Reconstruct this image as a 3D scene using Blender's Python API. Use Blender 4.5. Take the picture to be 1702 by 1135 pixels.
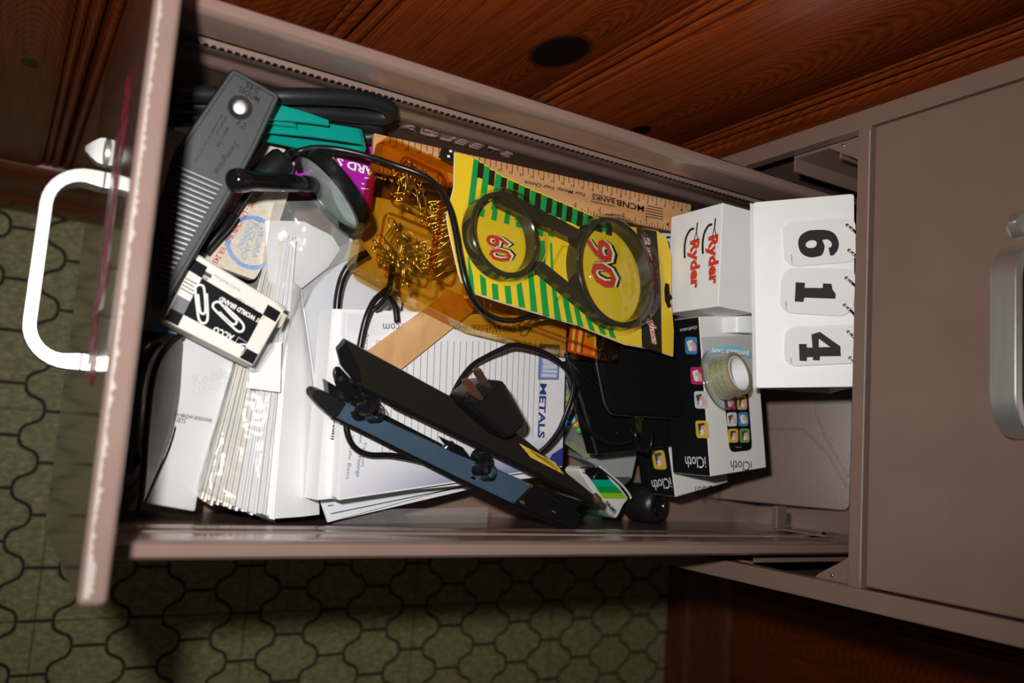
import bpy, bmesh, math, random
from mathutils import Vector, Matrix
random.seed(7)
for o in list(bpy.data.objects): bpy.data.objects.remove(o)
SC = bpy.context.scene
COL = SC.collection
# ------------------------------------------------------------------ camera
# world: X across the cabinet front, Y into the cabinet, Z up; the front plane is Y=0, the rail's lower edge Z=0, the floor Z=FL
FL = -1.03
CAM = Vector((0.088365, -0.554649, 0.419385))
RT = Vector((-0.0709079, 0.8512636, 0.5199254))
DN = Vector((0.9904877, 0.1217111, -0.0641918))
FW = Vector((-0.1179248, 0.510428, -0.8517964))
FPX = 1418.943
cam = bpy.data.cameras.new('camera'); camo = bpy.data.objects.new('camera', cam); COL.objects.link(camo)
m = Matrix((RT, -DN, -FW)).transposed().to_4x4(); m.translation = CAM
camo.matrix_world = m
cam.sensor_width = 36; cam.lens = 36*FPX/1702; cam.clip_start = .02; cam.clip_end = 20
cam.dof.use_dof = True; cam.dof.focus_distance = .67; cam.dof.aperture_fstop = 5.2
SC.camera = camo
# ------------------------------------------------------------------ light: the camera's pop-up flash, a weak room light
w = bpy.data.worlds.new('room'); SC.world = w; w.use_nodes = True
w.node_tree.nodes['Background'].inputs[0].default_value = (1, .93, .84, 1)
w.node_tree.nodes['Background'].inputs[1].default_value = .03
fl = bpy.data.lights.new('flash', 'SPOT'); fo = bpy.data.objects.new('flash', fl); COL.objects.link(fo)
fl.energy = 18.5; fl.spot_size = math.radians(112); fl.spot_blend = 1.0; fl.shadow_soft_size = .012; fl.color = (1, .98, .95)
fm = m.copy(); fm.translation = Vector((.03, -.606, .405)); fo.matrix_world = fm
SC.view_settings.view_transform = 'Standard'; SC.view_settings.look = 'None'
SC.view_settings.gamma = 1; SC.view_settings.exposure = 0; SC.view_settings.use_curve_mapping = False
SC.cycles.use_denoising = True
SC.cycles.max_bounces = 10; SC.cycles.transparent_max_bounces = 24

# ------------------------------------------------------------------ helpers
def ray(px, py): return RT*((px-851)/FPX) + DN*((py-567.5)/FPX) + FW
def at(px, py, z):                      # the point at height z seen at a photo pixel
    v = ray(px, py); return CAM + v*((z-CAM.z)/v.z)
def atX(px, py, X):
    v = ray(px, py); return CAM + v*((X-CAM.x)/v.x)
def atY(px, py, Y):
    v = ray(px, py); return CAM + v*((Y-CAM.y)/v.y)
class Fr:                               # a flat local frame: at(a,b,c), hit(px,py) -> (a,b) on its plane
    def __init__(s, o, u, n):
        s.o = Vector(o); s.n = Vector(n).normalized(); u = Vector(u); s.u = (u - s.n*u.dot(s.n)).normalized(); s.v = s.n.cross(s.u)
    def at(s, a, b, c=0): return s.o + s.u*a + s.v*b + s.n*c
    def hit(s, px, py, c=0):
        v = ray(px, py); o = s.o + s.n*c; t = (o-CAM).dot(s.n)/v.dot(s.n); d = CAM + v*t - o
        return (d.dot(s.u), d.dot(s.v))
    def hits(s, L, c=0): return [s.hit(x, y, c) for x, y in L]
    def up(s, c): return Fr(s.o + s.n*c, s.u, s.n)
def plane(p0, p1, p2):
    P = [at(*p) for p in (p0, p1, p2)]; n = (P[1]-P[0]).cross(P[2]-P[0]).normalized()
    if n.dot(CAM-P[0]) < 0: n = -n
    return Fr(P[0], P[1]-P[0], n)
def flat(z): return Fr((0, 0, z), (1, 0, 0), (0, 0, 1))
W0 = Fr((0, 0, 0), (1, 0, 0), (0, 0, 1))

class MB:
    def __init__(s): s.V = []; s.F = []
    def poly(s, pts): b = len(s.V); s.V += [tuple(p) for p in pts]; s.F.append(tuple(range(b, b+len(pts))))
    def prism(s, fr, pts, c0, c1):      # polygon pts (a,b) from c0 to c1 along the normal
        A = 0
        for i in range(len(pts)): A += pts[i-1][0]*pts[i][1]-pts[i][0]*pts[i-1][1]
        if A < 0: pts = pts[::-1]
        n = len(pts); b = len(s.V)
        s.V += [tuple(fr.at(p[0], p[1], c0)) for p in pts] + [tuple(fr.at(p[0], p[1], c1)) for p in pts]
        s.F.append(tuple(range(b+n-1, b-1, -1))); s.F.append(tuple(range(b+n, b+2*n)))
        for i in range(n): j = (i+1) % n; s.F.append((b+i, b+j, b+n+j, b+n+i))
        return s
    def sheet(s, fr, pts, c=0):
        A = 0
        for i in range(len(pts)): A += pts[i-1][0]*pts[i][1]-pts[i][0]*pts[i-1][1]
        if A < 0: pts = pts[::-1]
        s.poly([fr.at(p[0], p[1], c) for p in pts]); return s
    def box(s, fr, a0, a1, b0, b1, c0, c1): return s.prism(fr, [(a0, b0), (a1, b0), (a1, b1), (a0, b1)], c0, c1)
    def grid(s, rows, closed=False, caps=False):   # rows of equally many points
        b = len(s.V); n = len(rows[0])
        for r in rows: s.V += [tuple(p) for p in r]
        for i in range(len(rows)-1):
            for j in range(n if closed else n-1):
                k = (j+1) % n; s.F.append((b+i*n+j, b+i*n+k, b+(i+1)*n+k, b+(i+1)*n+j))
        if caps: s.F.append(tuple(range(b+n-1, b-1, -1))); s.F.append(tuple(range(b+(len(rows)-1)*n, b+len(rows)*n)))
        return s
    def tube(s, pts, r, n=10, caps=True, smooth=4, flatk=1.0):
        P = [Vector(p) for p in pts]
        if smooth and len(P) > 2: P = catmull(P, smooth)
        rs = r if isinstance(r, (list, tuple)) else None
        rows = []; ref = None
        for i, p in enumerate(P):
            t = (P[min(i+1, len(P)-1)]-P[max(i-1, 0)]).normalized()
            if ref is None: ref = Vector((0, 0, 1)) if abs(t.z) < .9 else Vector((1, 0, 0))
            x = (ref - t*ref.dot(t)).normalized(); ref = x; y = t.cross(x)
            rr = r if rs is None else rs[0] + (rs[1]-rs[0])*i/(len(P)-1)
            rows.append([p + x*(rr*math.cos(a)) + y*(rr*flatk*math.sin(a)) for a in [2*math.pi*k/n for k in range(n)]])
        return s.grid(rows, True, caps)
    def lathe(s, fr, prof, n=32, caps=False, closed=False):  # prof [(r,c)] about the frame's normal
        rows = [[fr.at(r*math.cos(2*math.pi*k/n), r*math.sin(2*math.pi*k/n), c) for k in range(n)] for r, c in prof]
        if closed: rows.append(rows[0])
        return s.grid(rows, True, caps)
    def obj(s, name, mat, parent=None, smooth=False, bevel=0, seg=2, kind=None, label=None, fix=True):
        me = bpy.data.meshes.new(name); me.from_pydata(s.V, [], s.F); me.validate()
        if fix:
            bm = bmesh.new(); bm.from_mesh(me)
            if bevel: bmesh.ops.remove_doubles(bm, verts=bm.verts, dist=1e-6)
            bmesh.ops.recalc_face_normals(bm, faces=bm.faces); bm.to_mesh(me); bm.free()
        if mat: me.materials.append(mat)
        o = bpy.data.objects.new(name, me); COL.objects.link(o)
        if smooth: me.polygons.foreach_set('use_smooth', [True]*len(me.polygons))
        if bevel:
            md = o.modifiers.new('bevel', 'BEVEL'); md.width = bevel; md.segments = seg; md.limit_method = 'ANGLE'; md.angle_limit = .6
            me.polygons.foreach_set('use_smooth', [True]*len(me.polygons)); md.harden_normals = True
        if smooth == 'auto':
            me.set_sharp_from_angle(angle=math.radians(40))
        adopt(o, parent)
        if kind: o['kind'] = kind
        if label: o['label'] = label
        return o
def adopt(o, parent):
    if parent is None: return
    o.parent = parent
    o.matrix_parent_inverse = Matrix.Translation(-parent.location)
def catmull(P, k):
    out = []
    for i in range(len(P)-1):
        a = P[max(i-1, 0)]; b = P[i]; c = P[i+1]; d = P[min(i+2, len(P)-1)]
        for j in range(k):
            t = j/k
            out.append(.5*((2*b) + (c-a)*t + (2*a-5*b+4*c-d)*t*t + (3*b-a-3*c+d)*t**3))
    out.append(P[-1]); return out
def rnd(pts, r, k=4):                   # round the corners of a 2-D polygon
    out = []; n = len(pts)
    for i in range(n):
        p = Vector(pts[i]); a = Vector(pts[i-1])-p; b = Vector(pts[(i+1) % n])-p
        d = min(r, a.length*.45, b.length*.45); s = p+a.normalized()*d; e = p+b.normalized()*d
        for j in range(k+1):
            t = j/k; out.append(tuple(s*(1-t)**2 + p*(2*t*(1-t)) + e*t*t))
    return out
def circ(c, r, n=28, sx=1, sy=1, rot=0):
    o = []
    for k in range(n):
        a = 2*math.pi*k/n; x = r*sx*math.cos(a); y = r*sy*math.sin(a)
        o.append((c[0]+x*math.cos(rot)-y*math.sin(rot), c[1]+x*math.sin(rot)+y*math.cos(rot)))
    return o
def stroke(pts, wd, closed=False):      # flat band along a 2-D polyline, as quads
    P = [Vector(p) for p in pts]; n = len(P); L = []; R = []
    for i in range(n):
        if closed: t = P[(i+1) % n]-P[i-1]
        else: t = P[min(i+1, n-1)]-P[max(i-1, 0)]
        t.normalize(); q = Vector((-t.y, t.x))*(wd/2); L.append(P[i]+q); R.append(P[i]-q)
    return [(L[i], L[(i+1) % n], R[(i+1) % n], R[i]) for i in range(n if closed else n-1)]
def cat2(pts, k=5, closed=False):
    P = [Vector((p[0], p[1], 0)) for p in pts]
    if closed:
        Q = P[-1:]+P+P[:2]; o = catmull(Q, k)[k:-k-1]
    else: o = catmull(P, k)
    return [(p.x, p.y) for p in o]
def thing(name, label, cat, loc, group=None):
    o = bpy.data.objects.new(name, None); COL.objects.link(o); o.location = loc; o.empty_display_size = .02
    o['label'] = label; o['category'] = cat
    if group: o['group'] = group
    return o
def tag(o, label, cat, group=None):
    o['label'] = label; o['category'] = cat
    if group: o['group'] = group
    return o
def struct(o): o['kind'] = 'structure'; return o

# ---- materials
def mat(name, col, rough=.5, metal=0, spec=.5, coat=0, var=0, vs=60, bump=0, bs=300, emit=None, stretch=None):
    M = bpy.data.materials.new(name); M.use_nodes = True; nt = M.node_tree; p = nt.nodes['Principled BSDF']
    p.inputs['Base Color'].default_value = (*col, 1); p.inputs['Roughness'].default_value = rough; p.inputs['Metallic'].default_value = metal
    p.inputs['Specular IOR Level'].default_value = spec; p.inputs['Coat Weight'].default_value = coat; p.inputs['Coat Roughness'].default_value = .08
    if var or bump:
        g = nt.nodes.new('ShaderNodeNewGeometry'); mp = nt.nodes.new('ShaderNodeMapping'); nt.links.new(g.outputs['Position'], mp.inputs[0])
        if stretch: mp.inputs['Scale'].default_value = stretch
    if var:
        n = nt.nodes.new('ShaderNodeTexNoise'); n.inputs['Scale'].default_value = vs; n.inputs['Detail'].default_value = 5; nt.links.new(mp.outputs[0], n.inputs[0])
        r = nt.nodes.new('ShaderNodeMapRange'); r.inputs['From Min'].default_value = .3; r.inputs['From Max'].default_value = .7
        r.inputs['To Min'].default_value = 1-var; r.inputs['To Max'].default_value = 1+var; nt.links.new(n.outputs[0], r.inputs[0])
        x = nt.nodes.new('ShaderNodeVectorMath'); x.operation = 'SCALE'; x.inputs[0].default_value = col; nt.links.new(r.outputs[0], x.inputs['Scale']); nt.links.new(x.outputs[0], p.inputs['Base Color'])
    if bump:
        n2 = nt.nodes.new('ShaderNodeTexNoise'); n2.inputs['Scale'].default_value = bs; n2.inputs['Detail'].default_value = 3; nt.links.new(mp.outputs[0], n2.inputs[0])
        b = nt.nodes.new('ShaderNodeBump'); b.inputs['Strength'].default_value = bump; b.inputs['Distance'].default_value = .002
        nt.links.new(n2.outputs[0], b.inputs['Height']); nt.links.new(b.outputs[0], p.inputs['Normal'])
    return M
def clear(name, tint, gloss=.12, rough=.08, gcol=(1, 1, 1), bump=0, bs=60, haze=0, hcol=(.8, .8, .8)):   # thin clear plastic or glass
    M = bpy.data.materials.new(name); M.use_nodes = True; nt = M.node_tree; nt.nodes.remove(nt.nodes['Principled BSDF']); out = nt.nodes['Material Output']
    t = nt.nodes.new('ShaderNodeBsdfTransparent'); t.inputs[0].default_value = (*tint, 1)
    g = nt.nodes.new('ShaderNodeBsdfGlossy'); g.inputs[0].default_value = (*gcol, 1); g.inputs['Roughness'].default_value = rough
    last = t
    if haze:
        d = nt.nodes.new('ShaderNodeBsdfDiffuse'); d.inputs[0].default_value = (*hcol, 1)
        mh = nt.nodes.new('ShaderNodeMixShader'); mh.inputs[0].default_value = haze; nt.links.new(t.outputs[0], mh.inputs[1]); nt.links.new(d.outputs[0], mh.inputs[2]); last = mh
    fr = nt.nodes.new('ShaderNodeLayerWeight'); fr.inputs[0].default_value = .5
    pw = nt.nodes.new('ShaderNodeMath'); pw.operation = 'POWER'; pw.inputs[1].default_value = 4.5; nt.links.new(fr.outputs['Facing'], pw.inputs[0])
    mul = nt.nodes.new('ShaderNodeMath'); mul.operation = 'ADD'; mul.inputs[1].default_value = gloss; mul.use_clamp = True; nt.links.new(pw.outputs[0], mul.inputs[0])
    mx = nt.nodes.new('ShaderNodeMixShader'); nt.links.new(mul.outputs[0], mx.inputs[0]); nt.links.new(last.outputs[0], mx.inputs[1]); nt.links.new(g.outputs[0], mx.inputs[2])
    if bump:
        gg = nt.nodes.new('ShaderNodeNewGeometry'); n2 = nt.nodes.new('ShaderNodeTexNoise'); n2.inputs['Scale'].default_value = bs; n2.inputs['Detail'].default_value = 2; nt.links.new(gg.outputs['Position'], n2.inputs[0])
        b = nt.nodes.new('ShaderNodeBump'); b.inputs['Strength'].default_value = bump; b.inputs['Distance'].default_value = .01; nt.links.new(n2.outputs[0], b.inputs['Height'])
        nt.links.new(b.outputs[0], g.inputs['Normal']); nt.links.new(b.outputs[0], fr.inputs['Normal'])
    nt.links.new(mx.outputs[0], out.inputs[0]); return M
def nodes(M): return M.node_tree.nodes, M.node_tree.links
def wood_wall():
    M = bpy.data.materials.new('varnished_knotty_pine'); M.use_nodes = True; N, L = nodes(M); p = N['Principled BSDF']
    tc = N.new('ShaderNodeTexCoord'); sx = N.new('ShaderNodeSeparateXYZ'); L.new(tc.outputs['Object'], sx.inputs[0])
    def mth(op, a, b=None, c=None):
        n = N.new('ShaderNodeMath'); n.operation = op
        for i, v in enumerate((a, b, c)):
            if v is None: continue
            if isinstance(v, (int, float)): n.inputs[i].default_value = v
            else: L.new(v, n.inputs[i])
        return n.outputs[0]
    # object space: +X across the board, +Z along it, origin on the knot; elongated rings about the knot
    mp = N.new('ShaderNodeMapping'); mp.inputs['Scale'].default_value = (1, 1, .25); L.new(tc.outputs['Object'], mp.inputs[0])
    nz = N.new('ShaderNodeTexNoise'); nz.inputs['Scale'].default_value = 9; nz.inputs['Detail'].default_value = 3; L.new(mp.outputs[0], nz.inputs[0])
    dz = mth('MULTIPLY', sx.outputs[2], .20)
    near = mth('SQRT', mth('ADD', mth('POWER', mth('ABSOLUTE', sx.outputs[0]), 2), mth('POWER', mth('ABSOLUTE', dz), 2)))
    d = mth('ADD', near, mth('MULTIPLY', mth('SUBTRACT', nz.outputs[0], .5), .03))
    ring = mth('SINE', mth('MULTIPLY', d, 2300))
    ring = mth('POWER', mth('MULTIPLY_ADD', ring, .5, .5), 1.6)
    fn = N.new('ShaderNodeTexNoise'); fn.inputs['Scale'].default_value = 160; fn.inputs['Detail'].default_value = 4
    mp2 = N.new('ShaderNodeMapping'); mp2.inputs['Scale'].default_value = (1.6, 1, .06); L.new(tc.outputs['Object'], mp2.inputs[0]); L.new(mp2.outputs[0], fn.inputs[0])
    f = mth('ADD', mth('MULTIPLY', ring, .19), mth('MULTIPLY', fn.outputs[0], .81))
    cr = N.new('ShaderNodeValToRGB'); L.new(f, cr.inputs[0]); e = cr.color_ramp.elements
    e[0].position = .30; e[0].color = (.25, .044, .007, 1); e[1].position = .72; e[1].color = (.10, .016, .004, 1)
    # the knot itself
    kd = mth('SQRT', mth('ADD', mth('POWER', mth('ABSOLUTE', sx.outputs[0]), 2), mth('POWER', mth('ABSOLUTE', mth('MULTIPLY', sx.outputs[2], .62)), 2)))
    kd = mth('ADD', kd, mth('MULTIPLY', mth('SUBTRACT', nz.outputs[0], .5), .008))
    at_ = N.new('ShaderNodeAttribute'); at_.attribute_type = 'OBJECT'; at_.attribute_name = 'knot_size'
    k = mth('DIVIDE', kd, mth('MAXIMUM', at_.outputs['Fac'], .0001))
    mr = N.new('ShaderNodeMapRange'); mr.inputs['From Min'].default_value = .85; mr.inputs['From Max'].default_value = 1.12; L.new(k, mr.inputs[0])
    mx = N.new('ShaderNodeMixRGB'); L.new(mr.outputs[0], mx.inputs[0]); mx.inputs[1].default_value = (.012, .006, .004, 1); L.new(cr.outputs[0], mx.inputs[2])
    L.new(mx.outputs[0], p.inputs['Base Color']); p.inputs['Roughness'].default_value = .28; p.inputs['Specular IOR Level'].default_value = .35
    b = N.new('ShaderNodeBump'); b.inputs['Strength'].default_value = .12; b.inputs['Distance'].default_value = .001; L.new(f, b.inputs['Height']); L.new(b.outputs[0], p.inputs['Normal'])
    return M
def pale_wood(name, c0, c1, sc, rough=.45):
    M = bpy.data.materials.new(name); M.use_nodes = True; N, L = nodes(M); p = N['Principled BSDF']
    tc = N.new('ShaderNodeNewGeometry'); mp = N.new('ShaderNodeMapping'); mp.inputs['Scale'].default_value = sc; L.new(tc.outputs['Position'], mp.inputs[0])
    n = N.new('ShaderNodeTexNoise'); n.inputs['Scale'].default_value = 60; n.inputs['Detail'].default_value = 5; n.inputs['Distortion'].default_value = .6; L.new(mp.outputs[0], n.inputs[0])
    cr = N.new('ShaderNodeValToRGB'); L.new(n.outputs[0], cr.inputs[0]); e = cr.color_ramp.elements
    e[0].position = .35; e[0].color = (*c1, 1); e[1].position = .6; e[1].color = (*c0, 1); L.new(cr.outputs[0], p.inputs['Base Color']); p.inputs['Roughness'].default_value = rough
    return M, mp
def paint_mat():
    M = mat('taupe_enamel_paint', (.235, .153, .126), .22, 0, .5, .25, var=.05, vs=25, bump=.03, bs=900)
    return M
PAINT = paint_mat()
PAINT2 = mat('taupe_enamel_face', (.19, .122, .096), .30, 0, .5, .15, var=.05, vs=18, bump=.04, bs=700)
FRONTP = mat('front_enamel', (.215, .145, .122), .12, 0, .5, 1.0, var=.05, vs=25)
CHIP = mat('worn_pale_primer', (.36, .30, .27), .5, var=.1, vs=200)
DARKSTEEL = mat('dark_steel', (.012, .012, .012), .4, .3)
ALU = mat('brushed_aluminium', (.62, .63, .60), .38, .85, var=.06, vs=300, stretch=(.05, 1, 1))
CHROME = mat('chrome', (.75, .75, .75), .12, 1)
WHITE = mat('white_card', (.80, .80, .80), .45, var=.02, vs=40)
PAPER = mat('white_paper', (.80, .80, .81), .6, var=.02, vs=30)
PAPER2 = mat('bluish_white_paper', (.72, .74, .79), .55, var=.03, vs=30)
CREAM = mat('cream_envelope_paper', (.72, .69, .60), .6, var=.06, vs=120)
BEIGE = mat('beige_cloth_paper', (.60, .54, .43), .8, var=.1, vs=300, bump=.2, bs=900)
BLACK = mat('black_plastic', (.006, .006, .0065), .25, 0, .4)
MATTE = mat('matte_black_plastic', (.008, .008, .008), .5, 0, .28, bump=.1, bs=1500)
GLOSSB = mat('gloss_black_plastic', (.006, .006, .007), .08, 0, .5)
FABRIC = mat('black_felt', (.0055, .0055, .0055), .9, 0, .05, bump=.3, bs=2500)
CORD = mat('black_cord', (.006, .006, .006), .3, 0, .4)
RUBBER = mat('charcoal_rubber', (.040, .042, .046), .5, 0, .22, var=.08, vs=90, bump=.08, bs=1200)
RUBBERD = mat('dark_embossed_rubber', (.010, .010, .011), .6, 0, .2)
INK = mat('black_ink', (.006, .006, .007), .6, 0, .12)
GREYINK = mat('grey_ink', (.16, .16, .17), .6)
FAINT = mat('faint_grey_ink', (.72, .72, .74), .6)
RED = mat('red_ink', (.50, .012, .03), .5)
REDP = mat('red_print', (.60, .045, .025), .4)
NAVY = mat('navy_ink', (.03, .045, .22), .5)
BLUE = mat('blue_stamp_ink', (.22, .32, .62), .6, var=.2, vs=400)
YEL = mat('yellow_card', (.80, .55, .02), .4, var=.04, vs=40)
GRN = mat('green_print', (.01, .30, .06), .4)
DKP = mat('dark_olive_print', (.020, .017, .008), .5, 0, .2)
TEAL = mat('teal_plastic', (.003, .30, .235), .30, 0, .5)
PURP = mat('purple_card', (.36, .012, .32), .35, var=.03, vs=30)
AMBER = clear('amber_plastic', (.885, .72, .32), .05, .07, (1, .85, .55), bump=.14, bs=120)
AMBER2 = clear('amber_plastic_rib', (.86, .66, .25), .08, .05, (1, .85, .55), bump=.1, bs=150)
CLEAR = clear('clear_plastic', (.97, .97, .97), .04, .06, bump=.12, bs=70)
BLIST = clear('clear_blister', (.985, .98, .96), .03, .05, bump=.04, bs=50)
BAG = clear('clear_bag_film', (.95, .95, .95), .05, .16, bump=.6, bs=40, haze=.17, hcol=(.75, .75, .75))
SMOKE = clear('smoky_plastic', (.10, .095, .08), .05, .10)
LENS = clear('lens_glass', (.95, .98, .96), .05, .02)
LENSG = clear('green_lens_glass', (.86, .95, .90), .08, .03, (.8, 1, .9), haze=.30, hcol=(.70, .82, .76))
PINM = mat('brass_pin_metal', (.62, .50, .29), .32, 1)
BRASS = mat('worn_brass', (.45, .30, .22), .35, .9, var=.3, vs=300)
BLUESTEEL = mat('blued_steel', (.075, .125, .19), .32, .35, var=.06, vs=60)
PINE = wood_wall()
RULERW, _m = pale_wood('ruler_wood', (.62, .33, .15), (.50, .25, .10), (1, .12, 1))
STICKW, _m2 = pale_wood('paint_stick_wood', (.74, .45, .22), (.58, .31, .13), (.35, .6, 1)); _m2.inputs['Rotation'].default_value = (0, 0, .75)
TAPE = clear('clear_tape_roll', (.88, .80, .58), .10, .15, haze=.35, hcol=(.60, .54, .38))
GREYC = mat('grey_textured_card', (.36, .37, .38), .5, var=.1, vs=900, bump=.3, bs=1500)

# ---- writing
def text(fr, s, a, b, h, M, parent, bold=0, shear=0, c=.0004, flip=False, pxy=True, name='lettering', outline=None, depth=0, pull=True):
    """flat lettering on a frame: baseline from photo pixel a to b, cap box h metres high"""
    A = Vector(fr.hit(*a)) if pxy else Vector(a); B = Vector(fr.hit(*b)) if pxy else Vector(b)
    cu = bpy.data.curves.new('t', 'FONT'); cu.body = s; cu.offset = bold; cu.shear = shear; cu.resolution_u = 2; cu.extrude = depth
    ob = bpy.data.objects.new('t', cu); COL.objects.link(ob)
    me = bpy.data.meshes.new_from_object(ob.evaluated_get(bpy.context.evaluated_depsgraph_get()))
    bpy.data.objects.remove(ob); bpy.data.curves.remove(cu)
    if not len(me.vertices): return None
    xs = [v.co.x for v in me.vertices]; ys = [v.co.y for v in me.vertices]; x0, x1, y0, y1 = min(xs), max(xs), min(ys), max(ys)
    d = B-A; Ln = d.length; d.normalize(); e = Vector((-d.y, d.x))
    if flip: e = -e
    sx = Ln/(x1-x0); sy = h/(y1-y0)
    for v in me.vertices:
        q = A + d*((v.co.x-x0)*sx) + e*((v.co.y-y0)*sy); v.co = fr.at(q.x, q.y, c + v.co.z*(.0011 if depth else 0))
    me.name = name; me.materials.clear(); me.materials.append(M)
    o = bpy.data.objects.new(name, me); COL.objects.link(o); adopt(o, parent); return o
def patch(fr, pxs, M, parent, name, c0=0, c1=.0003, r=0, **k):   # a printed or stuck-on flat patch given by photo pixels
    p = fr.hits(pxs)
    if r: p = rnd(p, r)
    return MB().prism(fr, p, c0, c1).obj(name, M, parent, **k)
#@@SETTING
# ------------------------------------------------------------------ floor
def floor_mat():
    M = bpy.data.materials.new('olive_vinyl'); M.use_nodes = True; N, L = nodes(M); p = N['Principled BSDF']
    g = N.new('ShaderNodeNewGeometry')
    n = N.new('ShaderNodeTexNoise'); n.inputs['Scale'].default_value = 170; n.inputs['Detail'].default_value = 6; n.inputs['Roughness'].default_value = .7
    mp = N.new('ShaderNodeMapping'); mp.inputs['Scale'].default_value = (1, .45, 1); L.new(g.outputs['Position'], mp.inputs[0]); L.new(mp.outputs[0], n.inputs[0])
    cr = N.new('ShaderNodeValToRGB'); L.new(n.outputs[0], cr.inputs[0]); e = cr.color_ramp.elements
    e[0].position = .30; e[0].color = (.18, .152, .06, 1); e[1].position = .72; e[1].color = (.59, .525, .285, 1)
    m2 = cr.color_ramp.elements.new(.52); m2.color = (.35, .318, .142, 1)
    # hairline joints of the twelve inch squares
    sx = N.new('ShaderNodeSeparateXYZ'); L.new(g.outputs['Position'], sx.inputs[0])
    fac = None
    for ax, off in ((0, .39509), (1, .1476)):
        a = N.new('ShaderNodeMath'); a.operation = 'SUBTRACT'; L.new(sx.outputs[ax], a.inputs[0]); a.inputs[1].default_value = off-.1524+9*.3048*-1
        b = N.new('ShaderNodeMath'); b.operation = 'FLOORED_MODULO'; L.new(a.outputs[0], b.inputs[0]); b.inputs[1].default_value = .3048
        c = N.new('ShaderNodeMath'); c.operation = 'SUBTRACT'; L.new(b.outputs[0], c.inputs[0]); c.inputs[1].default_value = .1524
        d = N.new('ShaderNodeMath'); d.operation = 'ABSOLUTE'; L.new(c.outputs[0], d.inputs[0])
        f = N.new('ShaderNodeMath'); f.operation = 'LESS_THAN'; L.new(d.outputs[0], f.inputs[0]); f.inputs[1].default_value = .0009
        if fac is None: fac = f.outputs[0]
        else:
            q = N.new('ShaderNodeMath'); q.operation = 'MAXIMUM'; L.new(fac, q.inputs[0]); L.new(f.outputs[0], q.inputs[1]); fac = q.outputs[0]
    mx = N.new('ShaderNodeMixRGB'); L.new(fac, mx.inputs[0]); L.new(cr.outputs[0], mx.inputs[1]); mx.inputs[2].default_value = (.07, .04, .02, 1)
    L.new(mx.outputs[0], p.inputs['Base Color']); p.inputs['Roughness'].default_value = .5; p.inputs['Specular IOR Level'].default_value = .3
    return M
VINYL = floor_mat(); GROUT = mat('dark_joint', (.014, .013, .009), .7)
floor = struct(MB().box(W0, -.30, .95, -1.1, .80, FL-.03, FL-.0012).obj('floor', GROUT))
def lantern():
    nar, wid, hx = .0235, .0527, .0381; pts = []
    def half(t):
        k = (wid-nar)/2
        if t < .46: return nar + (k-.0016)*(1-math.sqrt(max(0, 1-(t/.46)**2)))
        if t > .54: return wid - (k-.0016)*(1-math.sqrt(max(0, 1-((1-t)/.46)**2)))
        return nar + k + .0016*(t-.5)/.04
    prof = []
    for t in (0, .12, .24, .34, .41, .45, .48, .52, .55, .59, .66, .76, .88, 1): prof.append((-hx+t*hx, half(t)))
    prof += [(-x, y) for x, y in prof[-2::-1]]
    return [(x, y) for x, y in prof] + [(x, -y) for x, y in prof[::-1]]
def shrink(pts, g):
    A = sum(pts[i-1][0]*pts[i][1]-pts[i][0]*pts[i-1][1] for i in range(len(pts))); sgn = 1 if A > 0 else -1
    out = []; n = len(pts)
    for i in range(n):
        t = Vector(pts[(i+1) % n])-Vector(pts[i-1]); t.normalize(); out.append((pts[i][0]-t.y*g*sgn, pts[i][1]+t.x*g*sgn))
    return out
lp = shrink(lantern(), .0025)
tile_me = None
for col in range(-15, 9):
    for row in range(-9, 9):
        x = .39509 + .0762*row + (.0381 if col % 2 == 0 else 0); y = .1476 + .0762*col
        if not (-.27 < x < .72 and -1.0 < y < .76): continue
        q = CAM - Vector((x, y, FL)); px = 851 + FPX*(-q).dot(RT)/(-q).dot(FW); py = 567.5 + FPX*(-q).dot(DN)/(-q).dot(FW)
        if px < -150 or py > 1210 or px > 1200: continue
        if tile_me is None:
            t = MB().prism(W0, lp, -.0014, 0).obj('floor_tile', VINYL, floor); tile_me = t.data
            t.location = (x, y, FL)
        else:
            t = bpy.data.objects.new('floor_tile', tile_me); COL.objects.link(t); t.parent = floor; t.location = (x, y, FL)
        if x < -.17: pass
# ------------------------------------------------------------------ walls: vertical tongue-and-groove boards
WX = -.232; WY = .79
BACKING = mat('dark_backing', (.02, .008, .004), .8)
wl = struct(MB().box(W0, WX-.04, WX-.014, -1.1, .80, FL, 1.0).obj('wall_left', BACKING))
wb = struct(MB().box(W0, WX-.014, .95, WY+.014, WY+.04, FL, 1.0).obj('wall_back', BACKING))
def board(width, knot, size, parent, origin, axis, zlo=FL+.10, zhi=1.0):
    """a board with beaded edges; local X across, Y out of the wall, Z along, origin on its knot"""
    w = width; pr = [(0, 0), (.0012, -.006), (.003, -.0075)]
    def bead(c, r): return [(c+r*math.cos(a), -.006+r*.75*math.sin(a)) for a in [math.pi-math.pi*k/5 for k in range(6)]]
    pr = [(.0006, -.012), (.0012, -.009)] + bead(.0068, .0048) + [(.0122, -.0085)] + bead(.0168, .0040) + [(.0215, -.0075), (.0225, -.003), (.030, 0), (w-.0175, 0), (w-.0125, -.003), (w-.0115, -.0075)] + bead(w-.0068, .0042) + [(w-.0012, -.009), (w-.0006, -.012)]
    kx, kz = knot
    rows = [[Vector((x-kx, d, z-kz)) for x, d in pr] for z in (zlo, zhi)]
    mb = MB().grid(rows); o = mb.obj('board', PINE, None, fix=False, smooth='auto'); o['knot_size'] = size
    o.parent = parent
    bx, by = origin
    if axis == 'Y': o.rotation_euler = (0, 0, math.pi/2); o.location = (WX, bx+kx, kz)
    else: o.location = (bx+kx, WY, kz)
    return o
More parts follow.
